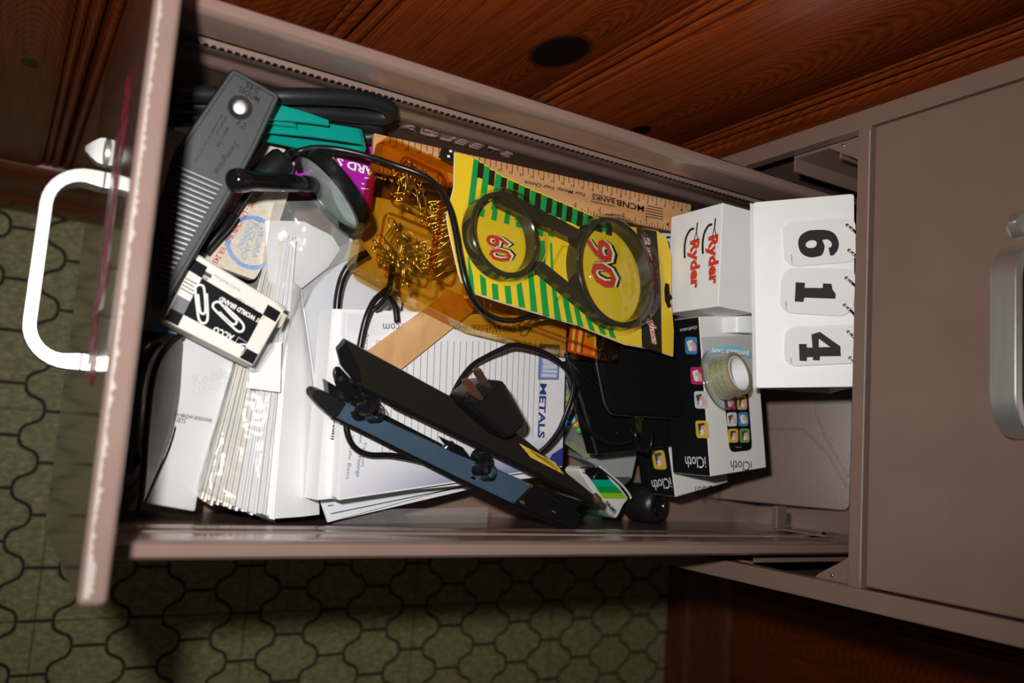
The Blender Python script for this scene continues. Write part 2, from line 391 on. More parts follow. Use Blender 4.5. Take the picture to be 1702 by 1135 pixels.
# along wall_left local X -> world +Y, local Y (out) -> world -X: flip with a mirrored profile by turning the board round
def board_left(y0, width, knot, size):
    o = board(width, (width-knot[0], knot[1]), size, wl, (0, 0), 'Y')
    o.rotation_euler = (0, 0, -math.pi/2); o.location = (WX, y0+knot[0], knot[1])
edges = [-1.085, -.895, -.705, -.5135, -.3385, -.1365, .052, .245, .44, .63, .79]
knots = {-.705: ((-.5625+.705, -.4795), .008), -.3385: ((-.1927+.3385, -.142), .021), -.1365: ((-.0326+.1365, -.231), .009), -.5135: ((.06, .75), .012), .052: ((.07, .35), .02)}
for i in range(len(edges)-1):
    k = knots.get(edges[i], ((.09, .9), .012)); board_left(edges[i], edges[i+1]-edges[i], *k)
x = WX
for i, wd in enumerate((.19, .2, .18, .195, .2, .19)):
    board(wd, (.08+.02*(i % 3), [-.2, .5, -.45, .2, -.1, .4][i]), .012+.003*(i % 2), wb, (x, 0), 'X'); x += wd
DKPINE = mat('dark_stained_trim', (.15, .038, .012), .3, 0, .4, var=.25, vs=40, stretch=(1, .15, 4))
def trim(name, pts, fr, a0, a1):
    rows = [[fr.at(a, d, h) for d, h in pts] for a in (a0, a1)]
    return struct(MB().grid(rows, True, True).obj(name, DKPINE, None, smooth='auto'))
bp = [(-.006, 0), (.032, 0), (.032, .026), (.029, .052), (.022, .058), (.019, .062), (.019, .125), (.016, .145), (.010, .158), (0, .165), (-.006, .165)]
trim('baseboard_left', bp, Fr((WX, 0, FL), (0, -1, 0), (0, 0, 1)), -.72, 1.08)     # d runs out of the wall (+X)
trim('baseboard_back', bp, Fr((0, WY, FL), (-1, 0, 0), (0, 0, 1)), -.93, .20)
#@@CABINET
# ------------------------------------------------------------------ the filing cabinet
HW = .1905; SW = .0152; DEP = .715; TOP = .302
cab = thing('filing_cabinet', 'tall taupe steel filing cabinet against the pine wall, one drawer pulled out', 'filing cabinet', (0, .35, FL))
for sgn in (-1, 1):
    MB().box(W0, sgn*HW-.0006*(sgn+1), sgn*HW+.0006*(1-sgn), .001, DEP, FL+.03, TOP).obj('side_panel', PAINT2, cab)
    MB().box(W0, min(sgn*HW, sgn*(HW-SW)), max(sgn*HW, sgn*(HW-SW)), 0, .012, FL+.03, TOP).obj('stile', PAINT2, cab, bevel=.0012)
MB().box(W0, -HW, HW, .0, DEP, TOP, TOP+.025).obj('top_panel', PAINT2, cab, bevel=.002)
MB().box(W0, -HW, HW, DEP-.001, DEP, FL+.03, TOP).obj('back_panel', PAINT2, cab)
MB().box(W0, -HW+.006, HW-.006, .012, DEP-.01, FL, FL+.03).obj('base', DARKSTEEL, cab)
PITCH = .2815+.0117-.0055
ZR = [0, .2877, -.2877, -.5754, -.8631]
for z in (0, -.2877, -.5754, -.8631):
    r = MB().box(W0, -HW+SW, HW-SW, -.0012, .016, z+.0002, z+.0116).obj('rail', PAINT2, cab, bevel=.0008)
    MB().box(W0, -HW+SW+.004, HW-SW-.004, -.0016, -.0011, z+.0108, z+.0116).obj('worn_edge', CHIP, r)
# runner channels and gussets of the open bay, seen through the gap
for sgn in (-1, 1):
    xo = sgn*(HW-.0015)
    def bx(a, b): return (min(xo-sgn*a, xo-sgn*b), max(xo-sgn*a, xo-sgn*b))
    ch = MB()
    zc_ = -.028 if sgn < 0 else -.105
    a, b = bx(.012, .0145); ch.box(W0, a, b, .016, .68, zc_-.047, zc_)
    a, b = bx(.012, .026); ch.box(W0, a, b, .016, .68, zc_-.002, zc_)
    a, b = bx(.012, .026); ch.box(W0, a, b, .016, .68, zc_-.049, zc_-.047)
    ch.obj('runner_channel', PAINT2, cab)
    g = Fr((0, .0145, 0), (1, 0, 0), (0, -1, 0))
    gp = [(xo-sgn*.0135, -.0002), (xo-sgn*.040, -.0002), (xo-sgn*.030, -.014), (xo-sgn*.017, -.036), (xo-sgn*.0135, -.040)]
    gs = MB().prism(g, [(p[0], p[1]) for p in gp], 0, .0015).obj('gusset', PAINT2, cab)
    for px_, pz in ((.0165, -.0055), (.0175, -.024)):
        MB().lathe(Fr((xo-sgn*px_, .0128, pz), (1, 0, 0), (0, -1, 0)), [(0.0016, 0), (.0014, .0006), (.0001, .0009)], 10).obj('screw', CHROME, gs, smooth=True)
inner = MB().box(W0, -HW+.002, HW-.002, DEP-.02, DEP-.018, -.28, 0).obj('bay_back', DARKSTEEL, cab)
def handle_mesh(fr):                       # a bent flat aluminium bow: frame u across, v up, n out of the front
    h0, h1, out, th, wd = -.0615, .0615, .033, .0055, .016
    def path(o):
        r = .026-o; pts = [(h0+o, 0)]
        for k in range(9):
            a = math.pi - k*math.pi/16; pts.append((h0+o+r+r*math.cos(a), out-o-r+r*math.sin(a)))
        for k in range(9):
            a = math.pi/2 - k*math.pi/16; pts.append((h1-o-r+r*math.cos(a), out-o-r+r*math.sin(a)))
        pts.append((h1-o, 0)); return pts
    A = path(0); B = path(th); n_ = len(A)
    def inner(i):
        p, q = A[i], B[i]; k = 1.35 + .55*abs(2*i/(n_-1)-1)**3
        return (p[0]+(q[0]-p[0])*k, p[1]+(q[1]-p[1])*k if 0 < i < n_-1 else 0)
    B = [inner(i) for i in range(n_)]
    rows = [[fr.at(a[0], -wd/2, a[1]), fr.at(b[0], -wd/2, b[1]), fr.at(b[0], wd/2, b[1]), fr.at(a[0], wd/2, a[1])] for a, b in zip(A, B)]
    return MB().grid(rows, True, True)
def latch_mesh(fr):
    rows = [[fr.at(s*x, -.008+.001*t, c) for x, c in ((-.011, 0), (-.009, .007), (-.003, .012), (.003, .012), (.009, .007), (.011, 0))] for s, t in ((1, 0), (1, 8), (.75, 15))]
    return MB().grid(rows, False).poly([p for p in rows[0]]) 
def fittings(front, y, ztop):
    f = Fr((.002, y, ztop-.1523), (1, 0, 0), (0, -1, 0))
    handle_mesh(f).obj('handle', ALU, front, smooth='auto', bevel=.0006)
    g = Fr((-.0745, y, ztop-.158), (1, 0, 0), (0, -1, 0)); lm = MB()
    lm.lathe(g, [(.0095, 0), (.0095, .0012), (.0080, .0020), (.0040, .0024)], 20)
    rows = [[g.at(-hx, -hz, c), g.at(hx, -hz, c), g.at(hx, hz, c), g.at(-hx, hz, c)] for hx, hz, c in ((.0085, .0045, .0016), (.0080, .0042, .0045), (.0050, .0034, .0085), (.0015, .0026, .0120), (.0004, .002, .0125))]
    lm.grid(rows, True, True).obj('latch', ALU, front, smooth='auto')
for k, zt in enumerate((.2837, -.2946-.001, -.5823, -.870)):
    if k == 0: zb, ztop = .0147, .2837
    else: ztop = [None, -.2911+.0005, -.5788, -.8665][k]; zb = ztop-.1 if k == 3 else ztop-.2695; 
    if k == 3: zb = FL+.035
    d = MB().box(W0, -.1735, .1735, -.0012, .02, zb, ztop).obj('drawer', PAINT2, cab, bevel=.0022, label=['closed drawer above the open one', 'closed drawer below the open one', 'closed drawer near the floor', 'bottom drawer at the floor'][k])
    if k < 3: fittings(d, -.0012, ztop)
# ---- the open drawer (a part of the cabinet), its fittings sub-parts
YF = -.512; YR = .19; ZB = -.2635; ZR_ = -.082
def side_profile(s):     # outside bottom -> rim -> inside bottom, x measured from the middle of the drawer
    xo = .1620; xi = .1508
    pr = [(xo, ZB), (xo, ZR_-.008), (xo-.0004, ZR_-.003), (xo-.0026, ZR_-.0004), (xo-.005, ZR_), (xi+.0022, ZR_-.0004), (xi+.0004, ZR_-.003), (xi, ZR_-.007),
          (xi, ZR_-.0335), (xi+.0065, ZR_-.0345), (xi+.0065, ZR_-.0455), (xi, ZR_-.0465), (xi, ZR_-.058), (xi+.0016, ZR_-.062), (xi+.0016, ZR_-.069), (xi, ZR_-.073), (xi, ZR_-.083), (xi+.0018, ZR_-.088), (xi+.0018, ZB)]
    return [(DXC+s*x, z) for x, z in pr]
DXC = .0037
dm = MB()
for s in (-1, 1):
    pr = side_profile(s); rows = [[Vector((x, y, z)) for x, z in pr] for y in (YF+.0125, YR)]
    dm.grid(rows, True, True)
dm.box(W0, DXC-.1615, DXC+.1615, YF+.0125, YR, ZB-.0015, ZB)
dm.box(W0, DXC-.1525, DXC+.1525, YR-.0012, YR, ZB, ZR_-.01)
drawer = dm.obj('open_drawer', PAINT, cab, smooth='auto', label='open drawer pulled far out and full of odds and ends')
front = MB().box(W0, -.1738, .1738, YF, YF+.0128, -.2757, -.0071).obj('drawer_front', FRONTP, drawer, bevel=.0035, seg=4)
fittings(drawer, YF, -.0071)
#front top wear
wr = MB(); fw_ = Fr((0, YF+.0004, -.0071), (1, 0, 0), (0, 0, 1)); random.seed(3)
top_ = []; botm = []
for k in range(200):
    x = -.170+.340*k/199; top_.append((x, .0018)); botm.append((x, .0024+.0012*random.random()*(1 if k % 3 else 2)+(.003 if k > 186 else 0)*random.random()))
for k in range(199): wr.sheet(fw_, [top_[k], top_[k+1], botm[k+1], botm[k]], .00015)
wr.obj('worn_paint', CHIP, drawer, kind='stuff')
# a strip of worn red lettering along the top of the front
rs = MB(); ff = Fr((0, YF, 0), (1, 0, 0), (0, -1, 0)); random.seed(11)
for k in range(150):
    x0 = random.uniform(-.10, .062); z0 = -.080 + random.uniform(-.028, .020); s = random.uniform(.0022, .0070)
    rs.sheet(ff, [(x0, z0), (x0+s*2.2, z0+random.uniform(-.001, .001)), (x0+s*2.0, z0+s), (x0+.0003, z0+s*1.1)], .0002+k*1e-6)
rs.obj('worn_red_marks', mat('faded_red', (.42, .035, .06), .5), drawer, kind='stuff')
MB().sheet(ff, [(-.07, -.060), (.035, -.058), (.035, -.112), (-.07, -.114)], .00012).obj('tape_remnant', clear('tape_remnant', (.8, .78, .75), .10, .3, haze=.25, hcol=(.4, .38, .36)), drawer)
# toothed strip in the slot of the left side
tn = MB(); tm = MB(); XS = DXC-.1508
for k in range(132):
    y = -.488 + k*.0049
    tm.box(W0, XS-.0003, XS+.0006, y, y+.0026, ZR_-.0475, ZR_-.0445)
    tn.box(W0, XS-.0052, XS-.0030, y+.0008, y+.0020, ZR_-.0395, ZR_-.0383)
tm.box(W0, XS-.0062, XS-.0050, -.495, .17, ZR_-.0455, ZR_-.0345)
tm.obj('toothed_slot', DARKSTEEL, drawer, kind='stuff'); tn.obj('slot_teeth', CHIP, drawer, kind='stuff')
# embossed maker's name on the inside, read from the back
fs = Fr((XS-.0018+.0002, 0, 0), (0, 1, 0), (1, 0, 0))
A = atX(664, 203, XS); B = atX(856, 258, XS)
text(fs, 'STEELCASE', (B.y, ZR_-.098), (A.y-.02, ZR_-.098), .0105, PAINT, drawer, bold=-.012, pxy=False, flip=True, c=.0003, depth=1)
# follower plate leaning back, with its ribs and lever
P0 = Vector((-.128, .104, -.2625)); P1 = Vector((.131, .104, -.2625)); P2 = Vector((.131, .178, -.135))
nf = (P1-P0).cross(P2-P0).normalized(); 
if nf.dot(CAM-P0) < 0: nf = -nf
FP = Fr(P0, P1-P0, nf)
hgt = (P2-P1).length; sv = 1 if FP.v.dot(P2-P1) > 0 else -1
fol = MB().prism(FP, rnd([(0, 0), (.259, 0), (.259, sv*hgt), (0, sv*hgt)], .008), -.0015, 0).obj('follower_plate', PAINT2, drawer, bevel=.0006)
rib = MB()
for pts in ([(1357, 655), (1358, 690), (1377, 735), (1410, 792)], [(1270, 713), (1335, 713), (1375, 752), (1412, 815)]):
    for q in stroke(FP.hits(pts), .0022): rib.prism(FP, [tuple(v) for v in q], 0, .0011)
rib.obj('pressed_rib', PAINT2, drawer, bevel=.0005)
lv = MB().box(W0, .1295, .1515, .088, .101, -.152, -.146).box(W0, .1495, .1515, .088, .101, -.150, -.092)
lev = lv.obj('follower_lever', PAINT2, drawer, bevel=.0008)
MB().box(W0, .1478, .1497, .093, .0985, -.104, -.099).obj('lever_clip', CHROME, drawer)
#@@CONTENTS ------------------------------------------------------ things in the drawer, lowest first
PAD = plane((575, 518, -.1471), (940, 526, -.1842), (561, 830, -.1484))
def slab(fr, pxs, t, M, name, parent=None, c=0, r=0, bev=0, **k):    # flat piece whose top lies at c
    p = fr.hits(pxs, c)
    if r: p = rnd(p, r)
    return MB().prism(fr, p, c-t, c).obj(name, M, parent, bevel=bev, **k)
def abox(x0, x1, y0, y1, z0, z1, name, M, parent=None, bev=.0006, **k): return MB().box(W0, x0, x1, y0, y1, z0, z1).obj(name, M, parent, bevel=bev, **k)
# ---- loose papers under everything
tag(abox(-.10, .075, -.33, -.12, -.2625, -.215, 'paper_stack', PAPER, bev=0), 'thick low stack of plain white paper at the bottom of the drawer', 'paper')
tag(abox(-.125, -.06, -.47, -.415, -.2625, -.196, 'card_box', WHITE), 'white card box lying deep under the stapler and the purple box', 'box')
t = thing('lined_form', 'white form with two thin ruled lines sticking out below the notepad', 'paper', at(600, 850, -.2))
f = PAD.up(-.030)
slab(f, [(545, 868), (534, 836), (560, 700), (800, 690), (811, 806)], .0012, PAPER, 'sheet', t)
slab(f, [(545, 868), (534, 836), (560, 720), (790, 700), (811, 795)], .0010, PAPER2, 'sheet', t, c=.003)
for a, b in (((546, 853), (800, 801)), ((541, 840), (550, 838.6))):
    MB().prism(f, sum([[tuple(v) for v in q] for q in stroke(f.hits([a, b]), .0006)], []), .0031, .0034).obj('ruled_line', INK, t)
tag(MB().sheet(PAD.up(-.040), PAD.up(-.040).hits([(546, 868), (640, 846), (811, 843), (809, 878), (650, 872), (560, 879)])).obj('plastic_sleeve', BAG), 'clear plastic sleeve edge lying along the right drawer side below the notepad', 'sleeve')
tag(slab(plane((486, 447, -.186), (600, 396, -.190), (548, 800, -.196)), [(486, 447), (600, 396), (668, 500), (655, 600), (560, 800), (537, 800)], .004, PAPER2, 'folded_document'), 'large folded bluish white document between envelope bundle and notepad', 'document')
dz = plane((486, 447, -.183), (600, 396, -.187), (548, 800, -.193))
t = thing('zip_sleeve', 'clear zip sleeve with a serrated strip lying over the folded white document', 'sleeve', at(540, 440, -.183))
slab(dz, [(486, 447), (599, 394), (650, 480), (640, 540), (560, 680), (540, 690)], .0004, CLEAR, 'film', t)
st = dz.hits([(512, 463), (606, 416), (598, 394), (486, 447)]); 
za, zb = Vector(st[0]), Vector(st[1]); ser = []
for k in range(41):
    q = za+(zb-za)*(k/40); ser.append((q.x + (zb-za).normalized().y*(.0006 if k % 2 else -.0002), q.y - (zb-za).normalized().x*(.0006 if k % 2 else -.0002)))
MB().prism(dz, ser+[st[2], st[3]], .0002, .0008).obj('zip_strip', clear('frosted_strip', (.85, .85, .84), .08, .25, bump=.15, bs=200, haze=.45, hcol=(.70, .70, .69)), t)
slab(dz, [(486, 447), (496, 446), (533, 690), (522, 690)], .0008, PAPER, 'folded_edge', t, c=.0012)
tag(slab(plane((538, 556, -.172), (560, 556, -.173), (524, 822, -.176)), [(539, 583), (600, 583), (590, 800), (527, 800)], .003, PAPER, 'note_slip'), 'narrow white slip peeping out left of the notepad', 'paper')
# ---- sample packet with film
KP = plane((310, 560, -.176), (430, 600, -.186), (240, 843, -.194))
t = thing('film_packet', 'white paper packet in clear film with small black code line beside the black case', 'packet', at(330, 720, -.19))
slab(KP, [(302, 545), (404, 556), (334, 800), (326, 852), (233, 836), (290, 690)], .010, PAPER, 'packet', t, bev=.002)
slab(KP, [(300, 540), (406, 560), (330, 866), (226, 848)], .0004, CLEAR, 'film', t, c=.0016)
text(KP, '014BQW-0DDD045', (291, 692.5), (351, 703), .0029, INK, t)
text(KP, 'EETS', (293, 701), (307, 703.5), .0029, INK, t)
text(KP, 'Kodak', (322, 641), (378, 628), .0075, FAINT, t, bold=.02)
text(KP, 'XTRALIFE', (317, 657), (378, 643), .0045, FAINT, t)
# ---- black case between front and packet
R_ = [(304, 557), (311, 572), (308, 610), (303, 650), (294, 695), (279, 745), (259, 790), (241, 830), (233, 848)]
L_ = [(301, 557), (283, 572), (264, 600), (253, 640), (247, 690), (243, 730), (240, 775), (236, 815), (231, 848)]
RR = catmull([at(x, y, -.188) for x, y in R_], 3); LL = catmull([at(x, y, -.152-.010*((i-4)/4)**2) for i, (x, y) in enumerate(L_)], 3)
for q in RR+LL: q.x = min(q.x, .1495)
t = thing('black_case', 'glossy black zipped case with a grey leaf-shaped side just inside the drawer front', 'case', at(255, 700, -.22))
n = len(RR); mid = [(a+b)*.5+Vector((0, .004, .003))*math.sin(math.pi*i/(n-1)) for i, (a, b) in enumerate(zip(RR, LL))]
MB().grid([RR, mid, LL]).obj('side_face', mat('dark_grey_vinyl', (.085, .088, .09), .42, var=.15, vs=30), t, smooth=True, fix=False)
def sh(P, dy, dz): return [Vector((p.x, max(p.y+dy, -.4965), p.z+dz)) for p in P]
MB().grid([LL, sh(LL, -.006, .005), sh(LL, -.014, .0055), sh(LL, -.024, -.002), sh(LL, -.030, -.02), sh(LL, -.030, -.075), sh(RR, -.02, -.07), sh(RR, -.002, -.04), RR]).obj('shell', GLOSSB, t, smooth=True)
MB().tube(LL, .0022, 8, smooth=0).obj('piping', BLACK, t, smooth=True)
MB().tube(RR, .0016, 8, smooth=0).obj('piping', BLACK, t, smooth=True)
tag(slab(flat(-.172), [(252, 537), (300, 552), (285, 566), (248, 556)], .004, mat('blue_card', (.12, .30, .52), .5), 'blue_card'), 'small blue card corner between paper clip box and black case', 'card')
tag(slab(flat(-.165), [(262, 205), (308, 222), (262, 340), (228, 330)], .003, mat('grey_card', (.5, .5, .49), .6), 'grey_card'), 'plain greyish card in the shade left of the stapler', 'card')
# ---- bundle of envelopes in a clear bag
t = thing('envelope_bundle', 'bundle of cream and white envelopes standing in a crumpled clear bag', 'envelopes', at(420, 640, -.2))
def lerp(a, b, k): return a+(b-a)*k
Lb, Lt = at(335, 834, -.182), at(452, 392, -.180); Rb, Rt = at(455, 864, -.166), at(492, 398, -.172)
N = 24; dn = Vector((.0, .06, -1)).normalized()*.055
for k in range(N):
    u = k/(N-1); jit = random.uniform(-.0012, .0012); b_ = lerp(Lb, Rb, u)+Vector((random.uniform(-.003, .001), 0, jit)); t_ = lerp(Lt, Rt, u)+Vector((random.uniform(-.003, .003), 0, jit))
    sp = (lerp(Lb, Rb, 1/(N-1))-Lb)*.40; sp2 = (lerp(Lt, Rt, 1/(N-1))-Lt)*.40
    MB().grid([[b_-sp, b_+sp, b_+sp+dn, b_-sp+dn], [t_-sp2, t_+sp2, t_+sp2+dn, t_-sp2+dn]], True, True).obj('envelope', CREAM if k < 11 else PAPER, t)
fb, ft = at(531, 855, -.180), at(497, 480, -.184); rb, rt_ = Rb+Vector((-.001, .002, 0)), lerp(Rb, Rt, .84)+Vector((0, .002, 0))
mbf = MB(); 
o1 = Vector((0, .0012, -.001))
rows = []
for k in range(7):
    u = k/6; a = lerp(rb, rt_, u); c = lerp(fb, ft, u)+Vector((0, .004*math.sin(3*u), 0)); rows.append([a, lerp(a, c, .5)+Vector((0, .0012, .0015)), c, c-o1*1.5, a-o1*2.5])
mbf.grid(rows, True, True).obj('front_envelope', PAPER, t, smooth='auto')
slab(plane((445, 362, -.178), (572, 418, -.184), (450, 470, -.176)), [(440, 366), (505, 368), (552, 392), (566, 414), (545, 445), (500, 480), (446, 470)], .003, PAPER, 'envelope', t, r=.002)
slab(plane((418, 560, -.162), (462, 565, -.162), (415, 640, -.162)), [(417, 575), (468, 568), (466, 652), (413, 645)], .0006, PAPER, 'paper_label', t)
lb = [(326, 812), (345, 735), (372, 640), (405, 545), (425, 470), (428, 410), (436, 365), (452, 335)]
rb2 = [(458, 870), (466, 760), (478, 650), (490, 560), (520, 480), (572, 425), (578, 385), (545, 333)]
rows = []; random.seed(5)
LBc = cat2(lb, 5); RBc = cat2(rb2, 5)
for i, (a, b) in enumerate(zip(LBc, RBc)):
    row = []; top = max(0, (i/(len(LBc)-1)-.62)/.38)
    for j in range(19):
        u = j/18; x = a[0]+(b[0]-a[0])*u; y = a[1]+(b[1]-a[1])*u
        z = -.180+.014*min(1, u*1.2) + .0035 - .022*max(0, 1-u/.08) - (.020*max(0, (u-.80)/.20) if i < 20 else .02*max(0, (u-.55)/.45)) + top*.005*math.sin(5*u+i*.4) + .0008*math.sin(9*u+i*.5)
        row.append(at(x, y, z))
    rows.append(row)
rows = [[p+Vector((.0, -.001, -.028)) for p in rows[0]]]+rows
MB().grid(rows).obj('bag', BAG, t, smooth=True, fix=False)
# ---- purple box, beige label
PB = flat(-.183)
t = thing('staple_box', 'purple box with white serif lettering under the teal strap and magnifier', 'box', at(560, 270, -.2))
slab(PB, [(640, 212), (617, 345), (452, 300), (474, 178)], .018, PURP, 'box', t, bev=.0008)
text(PB, 'STANDARD STAPLES', (692, 302), (484, 237), .0066, WHITE, t, bold=.03)
for a, b in (((606, 296), (614, 296)), ((601, 305), (605, 306)), ((600, 313), (612, 314.5))):
    MB().prism(PB, [tuple(v) for v in stroke(PB.hits([a, b]), .0008)[0]], 0, .0003).obj('print_mark', WHITE, t)
BL = plane((455, 228, -.176), (330, 430, -.178), (500, 280, -.178))
t = thing('sample_bag', 'beige cloth sample bag with red lines and a round blue stamp beside the stapler', 'bag', at(400, 350, -.19))
slab(BL, [(452, 222), (492, 268), (478, 330), (450, 420), (424, 466), (331, 432), (380, 330)], .010, BEIGE, 'bag', t, r=.003, bev=.002)
text(BL, '1 800-468-3378', (400, 306), (356, 385), .0040, RED, t, bold=.012)
text(BL, 'ROUTE 29S - LYNCHBURG - VA 24506', (436, 300), (346, 444), .0040, RED, t, bold=.012)
text(BL, 'VIRGINIA', (431, 375), (418, 427), .0042, BLUE, t); text(BL, 'TRUCK AND', (424, 362), (399, 428), .0042, BLUE, t); text(BL, 'EQUIPMENT', (413, 365), (391, 412), .0042, BLUE, t)
cc = BL.hit(420, 403)
ringm = MB()
for q in stroke(circ(cc, .0175, 40), .0030, True): ringm.prism(BL, [tuple(v) for v in q], .0001, .0004)
ringm.obj('stamp_ring', BLUE, t)
# ---- thick coiled cable
t = thing('coiled_cable', 'thick black rubber cable coiled along the left drawer side', 'cable', at(560, 190, -.17))
P = []
for x, y, z in [(285, 155, -.138), (345, 157, -.138), (430, 160, -.137), (480, 160, -.133), (545, 161, -.130), (610, 166, -.130), (647, 181, -.136), (640, 194, -.144), (600, 192, -.147), (540, 187, -.148), (470, 182, -.150), (400, 178, -.152), (330, 176, -.154), (285, 176, -.156)]: P.append(at(x, y, z))
MB().tube(P, .0058, 14, smooth=5).obj('loop', RUBBER.copy() if False else mat('black_rubber', (.010, .0105, .011), .42, 0, .35, bump=.05, bs=900), t, smooth=True)
P = [at(x, y, z) for x, y, z in [(290, 198, -.160), (400, 196, -.160), (520, 196, -.160), (590, 203, -.158), (624, 213, -.158), (622, 226, -.163), (590, 228, -.168), (520, 224, -.17), (430, 220, -.17)]]
MB().tube(P, .0052, 12, smooth=5).obj('loop', bpy.data.materials['black_rubber'], t, smooth=True)
# ---- teal strap: two flattened loops
t = thing('teal_strap', 'teal plastic strap folded in a flat loop next to the black cable', 'strap', at(520, 215, -.16))
def strap(axis_px, width, pth, th, name, cut=0):
    """a band swept along its profile pth [(along, up)], wide along the axis"""
    a, b, z = axis_px; A = at(*a, z); B = at(*b, z); L_ = (B-A).normalized(); Wd = Vector((0, 0, 1)).cross(L_).normalized()
    if Wd.x < 0: Wd = -Wd
    Wd = (Wd*.94+Vector((0, 0, .33))).normalized(); UPV = L_.cross(Wd); UPV = UPV if UPV.z > 0 else -UPV
    rows = []
    n = len(pth)
    for i, (s, h) in enumerate(pth):
        s0 = pth[max(0, i-1)]; s1 = pth[min(n-1, i+1)]; tx, tz = s1[0]-s0[0], s1[1]-s0[1]; l = math.hypot(tx, tz); nx, nz = -tz/l*th, tx/l*th
        w0, w1 = (0, width) if not cut else (cut*max(0, s)*.55, width-cut*max(0, s)*.25)
        c = A+L_*s+UPV*h; d = L_*nx+UPV*nz
        rows.append([c+Wd*w0, c+Wd*w1, c+Wd*w1+d, c+Wd*w0+d])
    return MB().grid(rows, True, True).obj(name, TEAL, t, smooth='auto')
prof = [(-.012+.066*k/10, .0012*math.sin(3.1*k/10)) for k in range(11)]; prof = [(s, h) for s, h in prof]
e = prof[-1]; arc = [(e[0]+.0055*math.sin(a), e[1]-.0070+.0070*math.cos(a)) for a in [math.pi*k/8 for k in range(1, 8)]]
bot = [(e[0]-.066*k/10, e[1]-.0140+.0060*(k/10)**2) for k in range(0, 11)]
strap(((468, 199), (583, 214), -.146), .0125, prof+arc+bot, .0013, 'loop')
top = [(-.006+.045*k/8, .0015*math.sin(2.8*k/8)) for k in range(9)]
strap(((448, 173), (535, 188), -.137), .0135, top, .0013, 'tongue', cut=.30)
under = [(-.006+.020*k/6, .0012) for k in range(7)]; e = under[-1]; arc = [(e[0]+.0035*math.sin(a), e[1]-.0035+.0035*math.cos(a)) for a in [math.pi*k/6 for k in range(1, 7)]]
strap(((448, 194), (520, 203), -.1405), .007, under+arc+[(e[0]-.004*k, e[1]-.007) for k in range(1, 5)], .0012, 'curl')
# ---- the big ruled notepad with its stack
t = thing('notepad', 'white ruled notepad with blue company print under the hole punch', 'notepad', at(740, 660, -.18))
slab(PAD, [(575, 518), (942, 526), (934, 776), (563, 831), (558, 826)], .007, PAPER, 'page_block', t)
slab(PAD.up(-.0075), [(552, 513), (930, 527), (925, 790), (527, 831)], .018, PAPER, 'backing_sheets', t)
# soft blue fade printed at the foot of the page
NF = mat('blue_fade_print', (1, 1, 1), .55); N_, L__ = nodes(NF); g_ = N_.new('ShaderNodeAttribute'); g_.attribute_name = 'fade'; cr = N_.new('ShaderNodeValToRGB'); L__.new(g_.outputs['Fac'], cr.inputs[0])
cr.color_ramp.elements[0].color = (.80, .80, .82, 1); cr.color_ramp.elements[1].color = (.055, .085, .33, 1); L__.new(cr.outputs[0], N_['Principled BSDF'].inputs['Base Color'])
mbp = MB(); A, B, Cc, D = [Vector(PAD.hit(*q)) for q in ((577, 521), (940, 529), (932, 774), (564, 828))]
rows = []; fade = []
for i in range(25):
    v = i/24; row = []
    for j in range(25):
        u = j/24; q = (A*(1-u)+B*u)*(1-v)+(D*(1-u)+Cc*u)*v; row.append(PAD.at(q.x, q.y, .0002))
        ft_ = max(0, (v-.74)/.26)**1.3*min(1, u*1.5+.15)*.80; fade.append(min(1, ft_ + (.10 if u < .1 and v < .12 else 0)))
    rows.append(row)
o = mbp.grid(rows).obj('printed_page', NF, t, fix=False); at_ = o.data.attributes.new('fade', 'FLOAT', 'POINT'); at_.data.foreach_set('value', fade)
lines = MB()
def padq(u, v): q = (A*(1-u)+B*u)*(1-v)+(D*(1-u)+Cc*u)*v; return (q.x, q.y)
for k in range(26):
    u = .155+k*.0285
    if u > .87: break
    lines.prism(PAD, [tuple(v) for v in stroke([padq(u, .155), padq(u, .78)], .00042)[0]], .0003, .0004)
lines.obj('ruled_lines', GREYINK, t, kind='stuff')
text(PAD, 'Visit Our Website: www.metalworks.com', (884, 541), (636, 537), .0062, mat('slate_ink', (.10, .11, .16), .5), t)
for s, a, b, h in (('Stainless Steel', (625, 565), (617, 700), .0036), ('Aerospace', (606, 552), (603, 615), .0036), ('Alloy  \u25aa  Titanium', (606, 690), (598, 775), .0036), ('Extrusion  \u25aa  Fittings', (598, 690), (590, 792), .0036), ('Per Specific Basis', (583, 700), (573, 796), .0036)):
    text(PAD, s, a, b, h, GREYINK if s[0] in 'SAP' else NAVY, t)
text(PAD.up(-.0075), 'www.la', (561, 600), (556, 655), .0034, INK, t, bold=.03); text(PAD.up(-.0075), 'es.com', (556, 688), (549, 730), .0034, INK, t, bold=.03)
text(PAD, 'METALS', (897, 637), (893, 728), .0078, NAVY, t, bold=.03, c=.0005)
LG = mat('logo_blue', (.13, .17, .42), .5); LG2 = mat('logo_pale', (.62, .66, .80), .5)
patch(PAD, [(896, 571), (930, 573), (928, 631), (894, 631)], LG, t, 'logo_panel', .0002, .0005)
patch(PAD, [(898, 577), (929, 579), (926, 629), (897, 629)], mat('logo_mid', (.24, .30, .56), .5), t, 'logo_panel', .0005, .0006)
mw = MB()
for pts in ([(899, 597), (925, 591), (925, 596), (903, 599)], [(901, 599), (925, 597), (926, 603), (903, 606)], [(901, 607), (926, 604), (925, 613), (902, 613)], [(900, 614), (925, 615), (925, 620), (901, 619)], [(899, 621), (924, 622), (924, 627), (899, 626)], [(899, 580), (914, 583), (926, 589), (925, 590), (900, 585)]): mw.prism(PAD, PAD.hits(pts), .0006, .0007)
mw.obj('logo_letter', LG2, t)
patch(PAD, [(917, 755), (935.5, 743), (934, 774), (905, 780)], NAVY, t, 'corner_print', .0003, .0006)
